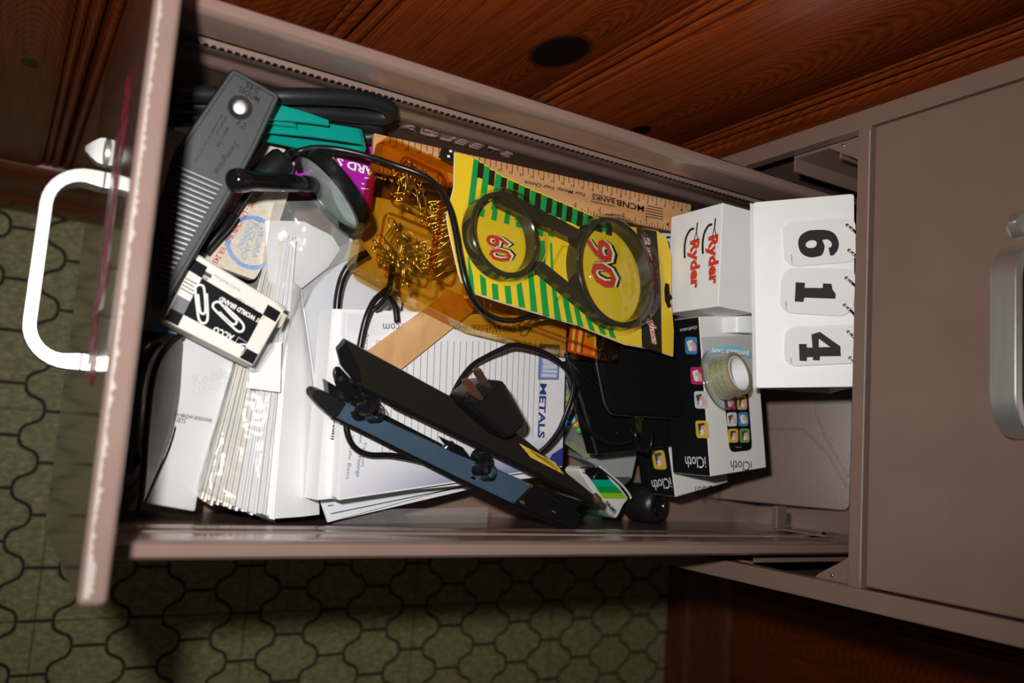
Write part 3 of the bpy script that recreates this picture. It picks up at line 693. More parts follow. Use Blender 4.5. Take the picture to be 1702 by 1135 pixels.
# ---- wooden paint stick on the pad
SK = PAD.up(.004)
tag(slab(SK, [(741, 480), (793, 500), (785, 520), (668, 614), (655, 612), (609, 586), (738, 492)], .0035, STICKW, 'paint_stick', bev=.0006), 'plain pale wooden paint stick between amber pin case and hole punch', 'stick')
# ---- ruler
RU = plane((1148.6, 340, -.150), (838.6, 270, -.150), (1145.6, 389.6, -.150))
t = thing('wooden_ruler', 'printed wooden foot ruler lying along the left drawer side', 'ruler', at(950, 310, -.152))
W_ = abs(RU.hit(1145.6, 389.6)[1]); sg = 1 if RU.hit(1145.6, 389.6)[1] > 0 else -1
MB().box(RU, 0, .308, min(0, sg*W_), max(0, sg*W_), -.004, 0).obj('wood', RULERW, t, bevel=.0004)
cm0 = RU.hit(860+1553/5.673, 260+500/5.673)[0]-.010; in0 = RU.hit(860+1425/5.673, 260+640/5.673)[0]-.0254
tk = MB()
for k in range(1, 60):
    a = cm0+.005*k; L_ = .0075 if k % 2 == 0 else .0050
    if 0 < a < .306: tk.box(RU, a-.00022, a+.00022, min(sg*.0002, sg*L_), max(sg*.0002, sg*L_), 0, .0002)
for k in range(1, 96):
    a = in0+.0254*k/8; L_ = .0078 if k % 8 == 0 else .0058 if k % 4 == 0 else .0040 if k % 2 == 0 else .0022
    if 0 < a < .306: tk.box(RU, a-.00022, a+.00022, min(sg*W_, sg*(W_-L_)), max(sg*W_, sg*(W_-L_)), 0, .0002)
tk.obj('graduation', INK, t, kind='stuff')
def rt(s, a, b, off, h, **k): return text(RU, s, (a, sg*off), (b, sg*off), h, INK, t, pxy=False, **k)
for k in range(1, 30):
    a = cm0+.010*k; wdt = .0013 if k < 10 else .0026
    rt(str(k), a+.0006, a+.0006+wdt, .0060, .0021)
for k in range(1, 12): a = in0+.0254*k; rt(str(k), a+.0008, a+.0024, W_-.0062, .0026)
RX = lambda x, y: RU.hit(860+x/5.673, 260+y/5.673)
text(RU, 'MCNB BANKS', RX(1190, 480), RX(700, 365), .0042, INK, t, bold=.01, pxy=False) if False else None
text(RU, 'MCNB', RX(1192, 468), RX(932, 402), .0056, INK, t, bold=.02, pxy=False)
text(RU, 'BANKS', RX(912, 402), RX(702, 358), .0044, INK, t, bold=.02, pxy=False)
text(RU, 'Your Money, Your Choice.', RX(640, 338), RX(60, 215), .0040, INK, t, bold=.015, shear=.25, pxy=False)
text(RU, 'INCHES', RX(1628, 642), RX(1535, 622), .0014, INK, t, pxy=False); text(RU, 'cm', RX(1625, 508), RX(1598, 500), .0013, INK, t, pxy=False)
bars = MB()
for k in range(5):
    y = 465+k*25; bars.prism(RU, [tuple(v) for v in stroke([RX(1222-k*5, y-2), RX(1372, y+30)], .0007)[0]], 0, .0003)
for a, b in (((705, 350), (930, 400)), ((690, 422), (915, 470))): bars.prism(RU, [tuple(v) for v in stroke([RX(*a), RX(*b)], .0006)[0]], 0, .0003)
bars.obj('printed_bars', INK, t)
# ---- amber case of safety pins
AM = plane((645, 225, -.130), (594, 440, -.126), (1022, 605, -.142))
t = thing('pin_case', 'flat amber plastic case of safety pins under the yellow card', 'pin case', at(750, 400, -.14))
out = [(643, 224), (700, 250), (860, 320), (1060, 400), (1025, 604), (940, 584), (790, 548), (690, 498), (598, 447), (592, 436)]
po = AM.hits(out); rp = rnd(po, .004)
MB().sheet(AM, rp).obj('lid', AMBER, t)
MB().sheet(AM.up(-.016), rp).obj('tray', AMBER, t)
rimm = MB()
for i in range(len(rp)):
    a, b = rp[i-1], rp[i]; rimm.poly([AM.at(*a, -.016), AM.at(*b, -.016), AM.at(*b, 0), AM.at(*a, 0)])
rimm.obj('rim_wall', AMBER2, t)
def cell(pxs): 
    p = rnd(AM.hits(pxs), .006, 5); mb = MB()
    for q in stroke(p, .0016, True): mb.prism(AM, [tuple(v) for v in q], -.0002, .0016)
    mb.obj('moulded_ridge', AMBER2, t)
cell([(668, 258), (737, 290), (728, 372), (648, 340)]); cell([(640, 352), (722, 385), (708, 482), (624, 440)]); cell([(742, 300), (780, 318), (752, 480), (716, 460)])
cell([(800, 400), (1010, 480), (1000, 585), (770, 500)])
pins = MB(); random.seed(21)
def pin(c, L_, ang, z):
    ca, sa = math.cos(ang), math.sin(ang); w_ = .0028
    def T(x, y): return AM.at(c[0]+x*ca-y*sa, c[1]+x*sa+y*ca, z+random.uniform(-.0004, .0004))
    pts = [T(-L_/2, w_), T(L_/2-.002, w_), T(L_/2+.001, 0), T(L_/2-.001, -w_), T(-L_/2+.002, -w_*.9)]
    pins.tube(pts, .00048, 5, smooth=0); pins.tube([T(-L_/2-.0005, w_*1.1), T(-L_/2+.0035, 0), T(-L_/2, -w_*1.1)], .0011, 5, smooth=2)
def fill(pxs, n, L_, ang, spread):
    P_ = AM.hits(pxs)
    for k in range(n):
        u, v = random.uniform(.12, .88), random.uniform(.12, .88)
        q = [(P_[0][i]*(1-u)+P_[1][i]*u)*(1-v)+(P_[3][i]*(1-u)+P_[2][i]*u)*v for i in (0, 1)]
        pin(q, L_, ang+random.uniform(-spread, spread), random.uniform(-.009, -.002))
fill([(668, 265), (735, 295), (722, 375), (655, 345)], 13, .019, 1.2, 3); fill([(640, 355), (715, 388), (700, 475), (630, 440)], 17, .017, .4, 3)
fill([(742, 310), (772, 322), (748, 470), (722, 455)], 26, .026, AM.hit(740, 400)[0]*0+2.2, .3); fill([(780, 420), (960, 500), (950, 560), (770, 490)], 14, .03, .5, 2)
pins.obj('safety_pins', PINM, t, kind='stuff', smooth=True, fix=False)
CD = AM.up(-.012)
cdp = [(946, 543), (1022, 555), (1016, 601), (944, 583)]
slab(CD, [(952, 520), (1027, 552), (1017, 602), (943, 584)], .0006, mat('coral_print', (.62, .10, .06), .45), 'paper_card', t, r=.003)
crm = mat('cream_print', (.76, .66, .42), .45); orp = mat('orange_print', (.78, .25, .02), .45)
def cq(u0, u1, v0=.0, v1=.97):
    P_ = [(950, 527), (1024, 553), (1015, 599), (945, 583)]
    def L2(u, v): return tuple((P_[0][i]*(1-u)+P_[1][i]*u)*(1-v)+(P_[3][i]*(1-u)+P_[2][i]*u)*v for i in (0, 1))
    return [L2(u0, v0), L2(u1, v0), L2(u1, v1), L2(u0, v1)]
for u0, u1, M_ in ((.05, .11, crm), (.19, .26, crm), (.30, .315, INK), (.315, .55, orp), (.55, .60, crm), (.70, .75, crm), (.82, .88, crm)):
    MB().prism(CD, CD.hits(cq(u0, u1)), .0001, .0004).obj('printed_stripe', M_, t)
for k in range(4):
    c = cq(.65, .66, .12+.2*k, .14+.2*k)[0]; MB().prism(CD, circ(CD.hit(*c), .0018, 12), .0003, .0005).obj('printed_dot', YEL, t); MB().prism(CD, circ(CD.hit(c[0]+1.4, c[1]-1.6), .0010, 10), .0005, .0006).obj('printed_dot', orp, t)
text(CD, '1', (974, 556), (975, 562), .0075, GRN, t, bold=.03, c=.0006)
# ---- usb plug
t = thing('cable_plug', 'small metal cable plug with two square holes beside the yellow card corner', 'plug', at(745, 256, -.118))
UP = flat(-.126); u4 = [(738, 243.5), (770, 259), (766, 276), (732, 259)]
slab(UP, u4, .0045, mat('dark_metal_shell', (.10, .095, .09), .25, .9), 'shell', t, bev=.0004)
for c in ((749, 251), (745.5, 259.5)): patch(UP, [(c[0]-2, c[1]-2), (c[0]+2.2, c[1]-1), (c[0]+1.8, c[1]+2.6), (c[0]-2.4, c[1]+1.6)], WHITE, t, 'contact_hole', 0, .0002)
# ---- blister card with two magnifying glasses
KD = Fr(at(1021, 455, -.128), at(1118, 400, -.128)-at(757, 253, -.128), (-.13, .15, 1))
t = thing('magnifier_pack', 'yellow and green striped blister card holding two dark magnifying glasses', 'blister pack', at(940, 420, -.115))
cp = [(757, 253), (790, 262), (832, 290), (880, 312), (940, 338), (990, 360), (1030, 374), (1060, 378), (1092, 383), (1108, 396), (1116, 425), (1116, 458), (1116, 500), (1120, 550), (1119, 592), (1085, 580), (1040, 572), (1000, 556), (962, 540), (925, 530), (870, 513), (828, 500), (790, 487), (778, 478), (768, 466), (763, 450), (756, 420), (747, 380), (744, 358), (750, 335), (756, 310)]
cpp = KD.hits(cp)
hole = KD.hits([(1106, 470), (1112, 473), (1113, 488), (1117, 494), (1113, 501), (1116, 510), (1110, 512), (1105, 500), (1104, 480)])
MB().prism(KD, cpp, -.0009, 0).obj('card', YEL, t); MB().prism(KD.up(-.0012), shrink(cpp, -.0003), -.0003, 0).obj('card_back', WHITE, t)
MB().prism(KD, hole, .0001, .0003).obj('hang_hole', INK, t)
def stripe(pxs, M_, c=.0003): return MB().prism(KD, KD.hits(pxs), 0, c).obj('printed_stripe', M_, t)
topx = [791, 808.5, 828, 848.5, 867, 886, 904.5, 922.6, 938.5, 956, 974, 990.5, 1006, 1022]
def ty(x): # top edge of the card
    for (a, b), (c, d) in zip(cp[:10], cp[1:11]):
        if a <= x <= c: return b+(d-b)*(x-a)/(c-a)
    return 380
bot = [340, 320, 333, 322, 322, 326, 330, 350, 366, 376, 372, 384, 388, 392]
bot = [348, 330, 330, 336, 345, 352, 360, 368, 375, 378, 380, 384, 390, 396]
for i, x in enumerate(topx[:13]):
    w_ = 9.5 if i < 9 else 8.5; y0 = ty(x)+1; L_ = (88, 62, 60, 46, 58, 62, 66, 60, 46, 24, 22, 20, 16)[i]
    stripe([(x-w_*.5+1, y0), (x+w_*.5+1, y0+4), (x+w_*.5-L_*.10-1, y0+L_+4), (x-w_*.5-L_*.10-1, y0+L_)], GRN)
    if i < 13:
        x2 = (x+topx[i+1])/2; y2 = ty(x2)+1; hh = 25 if i < 10 else 20
        stripe([(x2-5, y2), (x2+4.6, y2+3), (x2+2.4, y2+hh+3), (x2-7.4, y2+hh)], DKP)
for pts in ([(777, 428), (779, 427), (786, 460), (789, 489), (780, 483)], [(797, 455), (807, 463), (809, 492), (800, 490)], [(817, 471), (827, 473), (829, 499), (819, 497)], [(838, 475), (848, 475), (851, 506), (841, 504)], [(858, 474), (866, 469), (873, 512), (862, 510)], [(877, 448), (885, 448), (893, 519), (882, 517)], [(896, 400), (905, 400), (907, 470), (913, 527), (902, 525), (897, 470)], [(914, 405), (917, 402), (920, 460), (933, 534), (922, 531), (916, 470)], [(934, 492), (944, 498), (952, 538), (942, 535)], [(953, 509), (962, 514), (970, 544), (960, 541)], [(972, 524), (980, 527), (989, 551), (980, 548)], [(990, 533), (999, 536), (1008, 557), (998, 554)], [(1008, 537), (1015, 540), (1024, 563), (1014, 560)]):
    stripe(pts, GRN)
for k, x in enumerate((798, 819, 840, 860)): stripe([(x, 346+3*k), (x+8, 347+3*k), (x+6, 361+6*k), (x-3, 359+6*k)], GRN, .0002)
stripe([(1058, 378), (1091, 384), (1098, 470), (1100, 587), (1067, 577), (1064, 470)], DKP, .0002)
RO = mat('pale_outline', (.85, .78, .55), .5)
def outl(s, a, b, h, base, bw, parts):
    for off, M_, c in parts: text(KD, s, a, b, h*(1+off*.14), M_, t, bold=bw+off*.028, c=c, shear=.18)
outl('60', (805, 391), (815, 437), .0215, 0, .015, ((1.9, DKP, .00025), (1.0, RO, .0004), (0, REDP, .00055)))
outl('90', (973, 396), (985, 478), .0290, 0, .02, ((1.7, DKP, .00025), (.8, RO, .0004), (0, REDP, .00055)))
for off, M_, c in ((1.5, WHITE, .0004), (0, REDP, .0007)):
    text(KD, '2 pc', (1066, 394), (1074, 434), .0105, M_, t, bold=.02+off*.035, c=c, shear=.15); text(KD, 'Magnifying', (1067, 440), (1072, 524), .0105, M_, t, bold=off*.03, c=c, shear=.15); text(KD, 'glass', (1073, 528), (1080, 573), .0115, M_, t, bold=off*.035, c=c, shear=.15)
text(KD, 'MADE IN CHINA', (763, 452), (768, 470), .0012, INK, t)
# the two magnifiers: one part each with rim, lens, handle
def ring_pts(fr, c, R): return circ(c, R, 48)
def magnifier(cpx, R, z, hpx, hw, name, rimw=.0042, rimh=.011, over=.012):
    f = KD.up(z); c = f.hit(*cpx); fc = Fr(f.at(*c), f.u, f.n)
    fr_ = MB().lathe(fc, [(R, -rimh/2), (R, rimh/2-.001), (R-.001, rimh/2), (R-rimw+.001, rimh/2), (R-rimw, rimh/2-.001), (R-rimw, -rimh/2), (R, -rimh/2)], 56)
    h1 = Vector(f.hit(*hpx[0])); h2 = Vector(f.hit(*hpx[1])); d = (h2-h1).normalized(); e = Vector((-d.y, d.x))
    hp = rnd([tuple(h1+e*hw*.42), tuple(h2+e*hw*.5), tuple(h2-e*hw*.5), tuple(h1-e*hw*.42)], .003)
    fr_.prism(f, hp, -.003, .0035)
    o = fr_.obj(name, SMOKE_S, t, smooth='auto')
    ls = MB(); ls.lathe(fc, [(.0001, .0022), (R*.4, .0018), (R*.8, .0006), (R-rimw, -.0008)], 40); ls.obj('lens', LENS, t, smooth=True)
SMOKE_S = mat('smoky_dark_plastic', (.030, .026, .014), .12, 0, .5, .2)
KDT = .0075
magnifier((834, 393), .0318, KDT, ((890, 440), (983, 516)), .0095, 'magnifier')
magnifier((1018, 455), .0452, KDT, ((965, 398), (826, 328)), .0125, 'magnifier', .0046, .013)
# formed clear blister over them
bl = MB(); f = KD.up(0)
for cpx, R in (((834, 393), .0345), ((1018, 455), .0485)):
    c = f.hit(*cpx); fc = Fr(f.at(*c), f.u, f.n)
    bl.lathe(fc, [(R+.003, .0006), (R, .003), (R-.0015, .013), (R-.004, .0158), (R-.012, .0162), (R*.5, .0158), (.0005, .0158)], 48)
bp_ = rnd(f.hits([(812, 312), (1000, 400), (985, 540), (880, 470)]), .008); 
bl.obj('blister', BLIST, t, smooth='auto')
br = MB()
for pts in ([(905, 460), (930, 410), (945, 430)], [(918, 500), (948, 470), (952, 420)], [(946, 392), (985, 372)], [(940, 424), (958, 470)]):
    br.tube([KD.at(*KD.hit(x, y), .004) for x, y in pts], .0007, 6, smooth=3)
br.obj('blister_crease', BLIST, t, smooth=True)
# ---- black barrel connector with its long thin cord over the pile
t = thing('barrel_connector', 'black barrel connector with thin cord running over the amber case and yellow card', 'connector', at(450, 282, -.155))
A, B = at(424, 306, -.166), at(474, 262, -.160); ax = (B-A).normalized()
MB().lathe(Fr(A, (1, 0, .1), ax), [(.0001, 0), (.0085, 0), (.0098, .0015), (.0098, (B-A).length-.003), (.0080, (B-A).length), (.0035, (B-A).length+.001), (.0030, (B-A).length+.008), (.0001, (B-A).length+.008)], 24).obj('barrel', MATTE, t, smooth='auto')
MB().tube([B+ax*.004]+[at(*p) for p in ((492, 253, -.146), (520, 246, -.142), (560, 248, -.138), (610, 259, -.130), (655, 274, -.120), (700, 290, -.112), (728, 311, -.104), (747, 345, -.096), (757, 385, -.092), (765, 430, -.089), (776, 475, -.087), (793, 507, -.092), (818, 527, -.106), (850, 533, -.116), (884, 525, -.122), (905, 518, -.122))], .0021, 9, smooth=6).obj('cord', CORD, t, smooth=True)
J = [at(*p) for p in ((428, 300, -.160), (414, 319, -.163), (398, 341, -.163), (385, 362, -.163))]
MB().tube(J, .0022, 8).obj('lead', CORD, t, smooth=True)
MB().tube([at(*p) for p in ((388, 357, -.162), (376, 375, -.162), (358, 395, -.163), (339, 418, -.165))], [.0038, .0034], 12).obj('jack', BLACK, t, smooth=True)
# ---- loose magnifying glass
t = thing('magnifying_glass', 'loose round magnifying glass with a black handle lying on edge beside the purple box', 'magnifying glass', at(550, 318, -.165))
Cn = at(549, 320, -.160); v = (Cn-CAM).normalized(); e1 = (at(603, 388, -.160)-at(499, 250, -.160)).normalized(); e1 = (e1-v*e1.dot(v)).normalized(); mdir = v.cross(e1)
if mdir.dot(RT) < 0: mdir = -mdir
nrm = (-v*.30 - mdir*.95).normalized()
MF = Fr(Cn, e1, nrm); Rm = .0350
MB().lathe(MF, [(Rm, -.0065), (Rm+.0008, -.001), (Rm, .0035), (Rm-.0024, .0040), (Rm-.0030, .001), (Rm-.0030, -.0065), (Rm, -.0065)], 56).obj('rim', BLACK, t, smooth='auto')
MB().lathe(MF, [(.0001, .0055), (Rm*.35, .0050), (Rm*.7, .0034), (Rm-.0036, .0006)], 48).obj('lens', LENSG, t, smooth=True, fix=False)
MB().lathe(MF, [(.0001, -.0035), (Rm*.7, -.003), (Rm-.0036, -.001)], 48).obj('lens', LENSG, t, smooth=True, fix=False)
H1, H2 = at(386, 299, -.106), at(512, 306, -.146); ha = (H2-H1).normalized(); Lh = (H2-H1).length
MB().lathe(Fr(H1, (0, 0, 1), ha), [(.0001, -.002), (.004, -.0014), (.0068, .001), (.0076, .004), (.0074, .010), (.0062, .016), (.0060, Lh*.8), (.0048, Lh*.93), (.0045, Lh)], 24).obj('handle', GLOSSB, t, smooth=True)
MB().lathe(Fr(at(503, 305, -.143), (0, 0, 1), ha), [(.0052, 0), (.0058, .002), (.0058, .006), (.0048, .012), (.0001, .013)], 20).obj('collar', BLACK, t, smooth=True)
# ---- stapler lying upside down
ST = plane((386, 111, -.112), (467, 158, -.108), (262, 515, -.139))
t = thing('desk_stapler', 'black stapler lying upside down, ribbed rubber base facing up', 'stapler', at(350, 310, -.155))
so = ST.hits([(386, 111), (467, 158), (424, 252), (374, 343), (331, 416), (272, 517), (251, 512), (254, 434), (258, 395), (264, 345), (286, 257)])
sr = rnd(so, .004)
MB().prism(ST, sr, -.010, -.0012).obj('base', BLACK, t, bevel=.001)
MB().prism(ST, shrink(sr, .0008), -.0014, 0).obj('rubber_pad', RUBBER, t, bevel=.0008)
MB().prism(ST, rnd(ST.hits([(372, 200), (430, 225), (300, 470), (262, 460), (268, 360)]), .004), -.028, -.010).obj('arm', BLACK, t, bevel=.003)
rm = MB()
for q in stroke(shrink(sr, .0032), .0006, True): rm.prism(ST, [tuple(v) for v in q], 0, .0005)
rm.obj('moulded_line', RUBBERD, t)
for k in range(27):
    u = k/26; l = (283-30*min(1, u*1.4), 272+236*u); r_ = (379-112*u, 313+196*u)
    a, b = Vector(ST.hit(*l)), Vector(ST.hit(*r_)); d = (b-a).normalized(); a += d*.0045; b -= d*.0040; q = Vector((-d.y, d.x))*.0011
    MB().grid([[ST.at(*(p-q), 0), ST.at(*(p-q*.45), .0020), ST.at(*(p+q*.45), .0020), ST.at(*(p+q), 0)] for p in (a, b)], False).obj('rib', mat('rib_rubber_highlight', (.06, .062, .068), .35, 0, .5) if 'rib_rubber_highlight' not in bpy.data.materials else bpy.data.materials['rib_rubber_highlight'], t, smooth='auto')  # ribs coloured paler than the pad, painting in their highlights
c = ST.hit(399, 179); sf = Fr(ST.at(*c), ST.u, ST.n)
MB().lathe(sf, [(.0074, .0002), (.0069, .0008), (.0060, .0003), (.0001, .0002)], 28).obj('screw_well', RUBBERD, t, smooth=True)
MB().lathe(sf, [(.0046, .0003), (.0046, .0014), (.0041, .0018), (.0022, .0018), (.0018, .0022), (.0001, .0023)], 28).obj('screw', mat('zinc_screw', (.6, .6, .6), .35, .9), t, smooth='auto')
text(ST, 'MODEL', (433, 163), (398, 142), .0036, RUBBERD, t, bold=.02); text(ST, '545', (432, 149), (411, 136), .0036, RUBBERD, t, bold=.02)
text(ST, 'Swingline', (389, 231), (351, 283), .0050, RUBBERD, t, shear=.35); text(ST, 'Made in U.S.A.', (377, 211), (359, 244), .0018, RUBBERD, t, bold=.02)
text(ST, 'Swingline Inc.', (374, 193), (357, 224), .0016, RUBBERD, t, bold=.02); text(ST, 'Div. of Swingline Inc., L.I.C., N.Y. 11101', (367, 190), (322, 267), .0016, RUBBERD, t, bold=.02)
text(ST, '12', (393, 207), (405, 216), .0042, RUBBERD, t)
# ---- box of paper clips
CB = plane((322, 430, -.142), (468, 520, -.142), (272, 531, -.142))
t = thing('paper_clip_box', 'small black and white box of paper clips on the envelope bundle', 'box', at(370, 520, -.155))
c4 = [(322, 430), (468, 520), (421, 607), (272, 531)]
bo = CB.hits([(328, 421), (476, 511), (421, 608), (271, 532)])
MB().prism(CB, bo, -.020, 0).obj('carton', mat('ivory_card', (.74, .72, .66), .45), t, bevel=.0012)
def bq(u, v): return tuple((c4[0][i]*(1-u)+c4[1][i]*u)*(1-v)+(c4[3][i]*(1-u)+c4[2][i]*u)*v for i in (0, 1))
def br_(u0, u1, v0, v1, M_, nm='print', c=.0003): return MB().prism(CB, CB.hits([bq(u0, v0), bq(u1, v0), bq(u1, v1), bq(u0, v1)]), 0, c).obj(nm, M_, t)
CR = CB
br_(.155, .845, .185, .80, INK, 'printed_field')
for u0, u1, v0, v1 in ((0, .155, 0.0, .185), (.845, .99, 0.0, .185), (0.01, .155, .80, .99), (.845, .99, .80, .99)): br_(u0, u1, v0, v1, INK, 'printed_square')
br_(.01, .155, .58, .80, GREYINK, 'printed_square')
for k in range(4): br_(.01, .155, .30+.055*k, .312+.055*k, INK, 'printed_line', .0004)
def zz(x, y): return (270+x/4.936, 410+y/4.936)
def clip(pts):
    p = cat2(CB.hits([zz(*q) for q in pts]), 5); mb = MB()
    for q in stroke(p, .0014): mb.prism(CB, [tuple(v) for v in q], .0003, .0006)
    mb.obj('printed_clip', WHITE, t)
clip([(362, 385), (370, 560), (360, 615), (330, 628), (300, 600), (285, 520), (268, 350), (285, 318), (318, 316), (340, 345), (352, 480), (348, 540), (325, 550), (305, 520), (290, 390)])
clip([(510, 485), (630, 600), (665, 650), (655, 690), (620, 695), (570, 655), (430, 520), (412, 480), (430, 458), (470, 460), (560, 560), (605, 605), (600, 632), (575, 635), (540, 610), (465, 535)])
text(CB, 'ACCO', zz(592, 727), zz(428, 650), .0044, WHITE, t, bold=.04, c=.0006)
text(CB, '#1 WORLD BRAND', zz(824, 602), zz(480, 402), .0036, WHITE, t, bold=.045, c=.0006, shear=.1)
text(CB, '100 Paper Clips', zz(852, 555), zz(612, 400), .0038, GREYINK, t, c=.0003, shear=.2)
text(CB, 'An ACCO World Product', zz(640, 352), zz(425, 222), .0020, GREYINK, t, c=.0003)
text(CB, 'ACCO', zz(378, 262), zz(322, 230), .0019, INK, t, c=.0003, bold=.04)
for k in range(6):
    a = zz(340+k*12, 196+k*6.5); MB().prism(CB, [tuple(v) for v in stroke(CB.hits([a, (a[0]-2.0, a[1]+6)]), .0008)[0]], 0, .0004).obj('printed_bar', INK, t)
gl = MB()
g3 = CB.hits([zz(622, 742), zz(712, 800), zz(650, 890), zz(568, 838)])
for q in stroke(g3, .0003, True): gl.prism(CB, [tuple(v) for v in q], .0003, .0006)
arcp = cat2(CB.hits([zz(572, 836), zz(600, 812), zz(640, 800), zz(708, 806)]), 6)
for q in stroke(arcp, .0010): gl.prism(CB, [tuple(v) for v in q], .0004, .0007)
gl.obj('printed_globe', WHITE, t)
fl_ = CB.up(-.009); sd = MB().prism(CB, CB.hits([(476, 511), (484, 520), (482, 530), (462, 558), (458, 574), (434, 612), (424, 616), (421, 608)]), -.018, -.0055).obj('clear_end', CLEAR, t, bevel=.001)
MB().prism(CB, CB.hits([(470, 519), (477, 524), (468, 542), (462, 545)]), -.002, .0003).obj('torn_flap', mat('torn_card', (.55, .50, .42), .8), t)
MB().tube([CB.at(*CB.hit(x, y), -.001) for x, y in ((326, 426), (400, 470), (474, 514))], .0016, 8, smooth=3).obj('rolled_edge', bpy.data.materials['ivory_card'], t, smooth=True)
# ---- adapter cord lying about the notepad
t = thing('power_adapter', 'black plug-in power adapter with two prongs and a looping cord on the notepad', 'adapter', at(820, 680, -.16))
# body: a rounded block, prong face looking up and back
A0 = plane((772, 664, -.109), (838, 633, -.112), (862, 722, -.118))
pf = A0.hits([(774, 657), (808, 631), (838, 633), (845, 642), (875, 698), (873, 709), (861, 720), (843, 731), (795, 690), (774, 671)])
MB().prism(A0, rnd(pf, .004), -.022, 0).obj('body', BLACK, t, bevel=.0035, seg=3)
pp = A0.hits([(774, 658), (808, 632), (836, 634), (806, 657), (790, 672), (776, 668)])
MB().prism(A0, pp, -.003, .0012).obj('prong_plate', MATTE, t, bevel=.0006)
for (x0, y0), (x1, y1), M_ in (((807, 640), (791, 613), BRASS), ((794, 660), (772, 630), mat('copper_prong', (.40, .18, .11), .4, .8, var=.35, vs=300))):
    P0, P1 = at(x0, y0, -.109), at(x1, y1, -.098); d = (P1-P0).normalized(); s_ = d.cross(Vector((.6, -.5, .6))).normalized(); u_ = d.cross(s_)
    MB().grid([[p+s_*.0030*k+u_*.0009, p+s_*.0030*k-u_*.0009, p-s_*.0030*k-u_*.0009, p-s_*.0030*k+u_*.0009] for p, k in ((P0-d*.003, 1), (P1-d*.002, 1), (P1, .6))], True, True).obj('prong', M_, t)
def zcord(L_): return [at(*p) for p in L_]
for dz_, off in ((0, 0), (0, 2.2)):
    MB().tube(zcord([(735+off, 690, -.155), (749+off, 660, -.152), (765+off, 630, -.152), (785+off, 606, -.152), (810+off, 591, -.150), (832, 580+off, -.148), (850, 573+off, -.146), (872, 575+off, -.146), (905, 585+off, -.148), (935, 605+off, -.150), (951-off, 628, -.152), (954-off, 650, -.153), (945-off, 680, -.156), (932-off, 712, -.158), (915-off, 736, -.160), (898-off, 752, -.163)]), .00165, 8, smooth=5).obj('cord', CORD, t, smooth=True)
t = thing('adapter_cord', 'thin black adapter cord looping up past the top left corner of the notepad', 'cord', at(625, 500, -.15))  # upper lengths of the adapter's cord, split off as their own thing
MB().tube(zcord([(592, 610, -.141), (598, 575, -.140), (604, 545, -.139), (611, 522, -.138), (622, 500, -.138), (636, 487, -.140), (646, 478, -.145), (650, 462, -.152), (652, 440, -.155)]), .0023, 8, smooth=5).obj('cord', CORD, t, smooth=True)
MB().tube(zcord([(622, 515, -.140), (634, 503, -.139), (645, 488, -.139), (650, 470, -.141)]), .0018, 8, smooth=5).obj('cord', CORD, t, smooth=True)
MB().tube(zcord([(640, 488, -.142), (650, 498, -.146), (657, 512, -.147), (660, 535, -.148)]), .0022, 8, smooth=5).obj('cord', CORD, t, smooth=True)
MB().tube(zcord([(560, 545, -.180), (560, 510, -.180), (564, 480, -.178), (572, 455, -.175), (588, 434, -.172), (610, 420, -.17)]), .0030, 9, smooth=5).obj('cord', CORD, t, smooth=True)
t = thing('adapter_cord', 'thin black adapter cord curving out below the blued bar of the hole punch', 'cord', at(600, 740, -.15))  # lower length of the adapter's cord, also kept apart from it
MB().tube(zcord([(578, 660, -.145), (575, 700, -.144), (579, 726, -.144), (592, 746, -.145), (615, 756, -.146), (650, 757, -.148), (690, 764, -.150), (730, 775, -.153)]), .0022, 8, smooth=5).obj('cord', CORD, t, smooth=True)
# ---- three hole punch
t = thing('hole_punch', 'long black three-hole punch with a blued steel bar lying across the notepad', 'hole punch', at(780, 730, -.16))
H0 = plane((573, 564, -.112), (993, 827, -.152), (600, 640, -.124))
top4 = [(573, 564), (860, 720), (993, 828), (988, 836), (872, 775), (684, 684), (596, 640), (588, 633), (566, 608), (559, 580)]
hp_ = H0.hits(top4)
MB().prism(H0, hp_, -.0035, 0)  .obj('base_plate', mat('punch_enamel', (.013, .011, .009), .30, 0, .5, bump=.05, bs=800), t, bevel=.0008)
MB().prism(H0, H0.hits([(588, 632), (684, 682), (872, 773), (988, 834), (985, 842), (868, 781), (680, 690), (584, 640)]), -.0075, -.0005).obj('folded_lip', BLACK, t, bevel=.0008)
MB().prism(H0, H0.hits([(574, 566), (596, 610), (602, 636), (586, 632), (566, 606), (560, 580)]), .0001, .0012).obj('end_flange', BLACK, t, bevel=.0005)
pc = H0.hits([(640, 678), (690, 705), (668, 715)]) 
MB().prism(H0, H0.hits([(650, 663), (684, 682), (680, 690), (648, 674)]), -.009, .0004).obj('edge_clip', BLACK, t, bevel=.0004)
patch(H0, [(862, 736), (922, 768), (937, 788), (882, 760)], mat('gold_sticker', (.62, .42, .04), .4, var=.25, vs=200), t, 'sticker', 0, .0004)
st_ = MB()
for k in range(4): st_.prism(H0, [tuple(v) for v in stroke(H0.hits([(881+k*3.0, 748+k*2.6), (917+k*3.4, 768+k*4.2)]), .0005)[0]], .0004, .0005)
st_.obj('sticker_print', mat('brown_ink', (.20, .12, .03), .5), t)
H2_ = plane((574, 669, -.122), (966, 857, -.160), (557, 693, -.124))
bar = [(574, 668), (760, 755), (890, 808), (868, 838), (852, 838), (760, 793), (557, 693)]
MB().prism(H2_, H2_.hits([(574, 668), (760, 755), (886, 806), (854, 838), (760, 793), (557, 693)]), -.006, 0).obj('lever_bar', BLUESTEEL, t, bevel=.0010)
MB().prism(H2_, H2_.hits([(886, 806), (967, 857), (954, 880), (854, 838)]), -.010, .0006).obj('lever_end', BLACK, t, bevel=.0008)
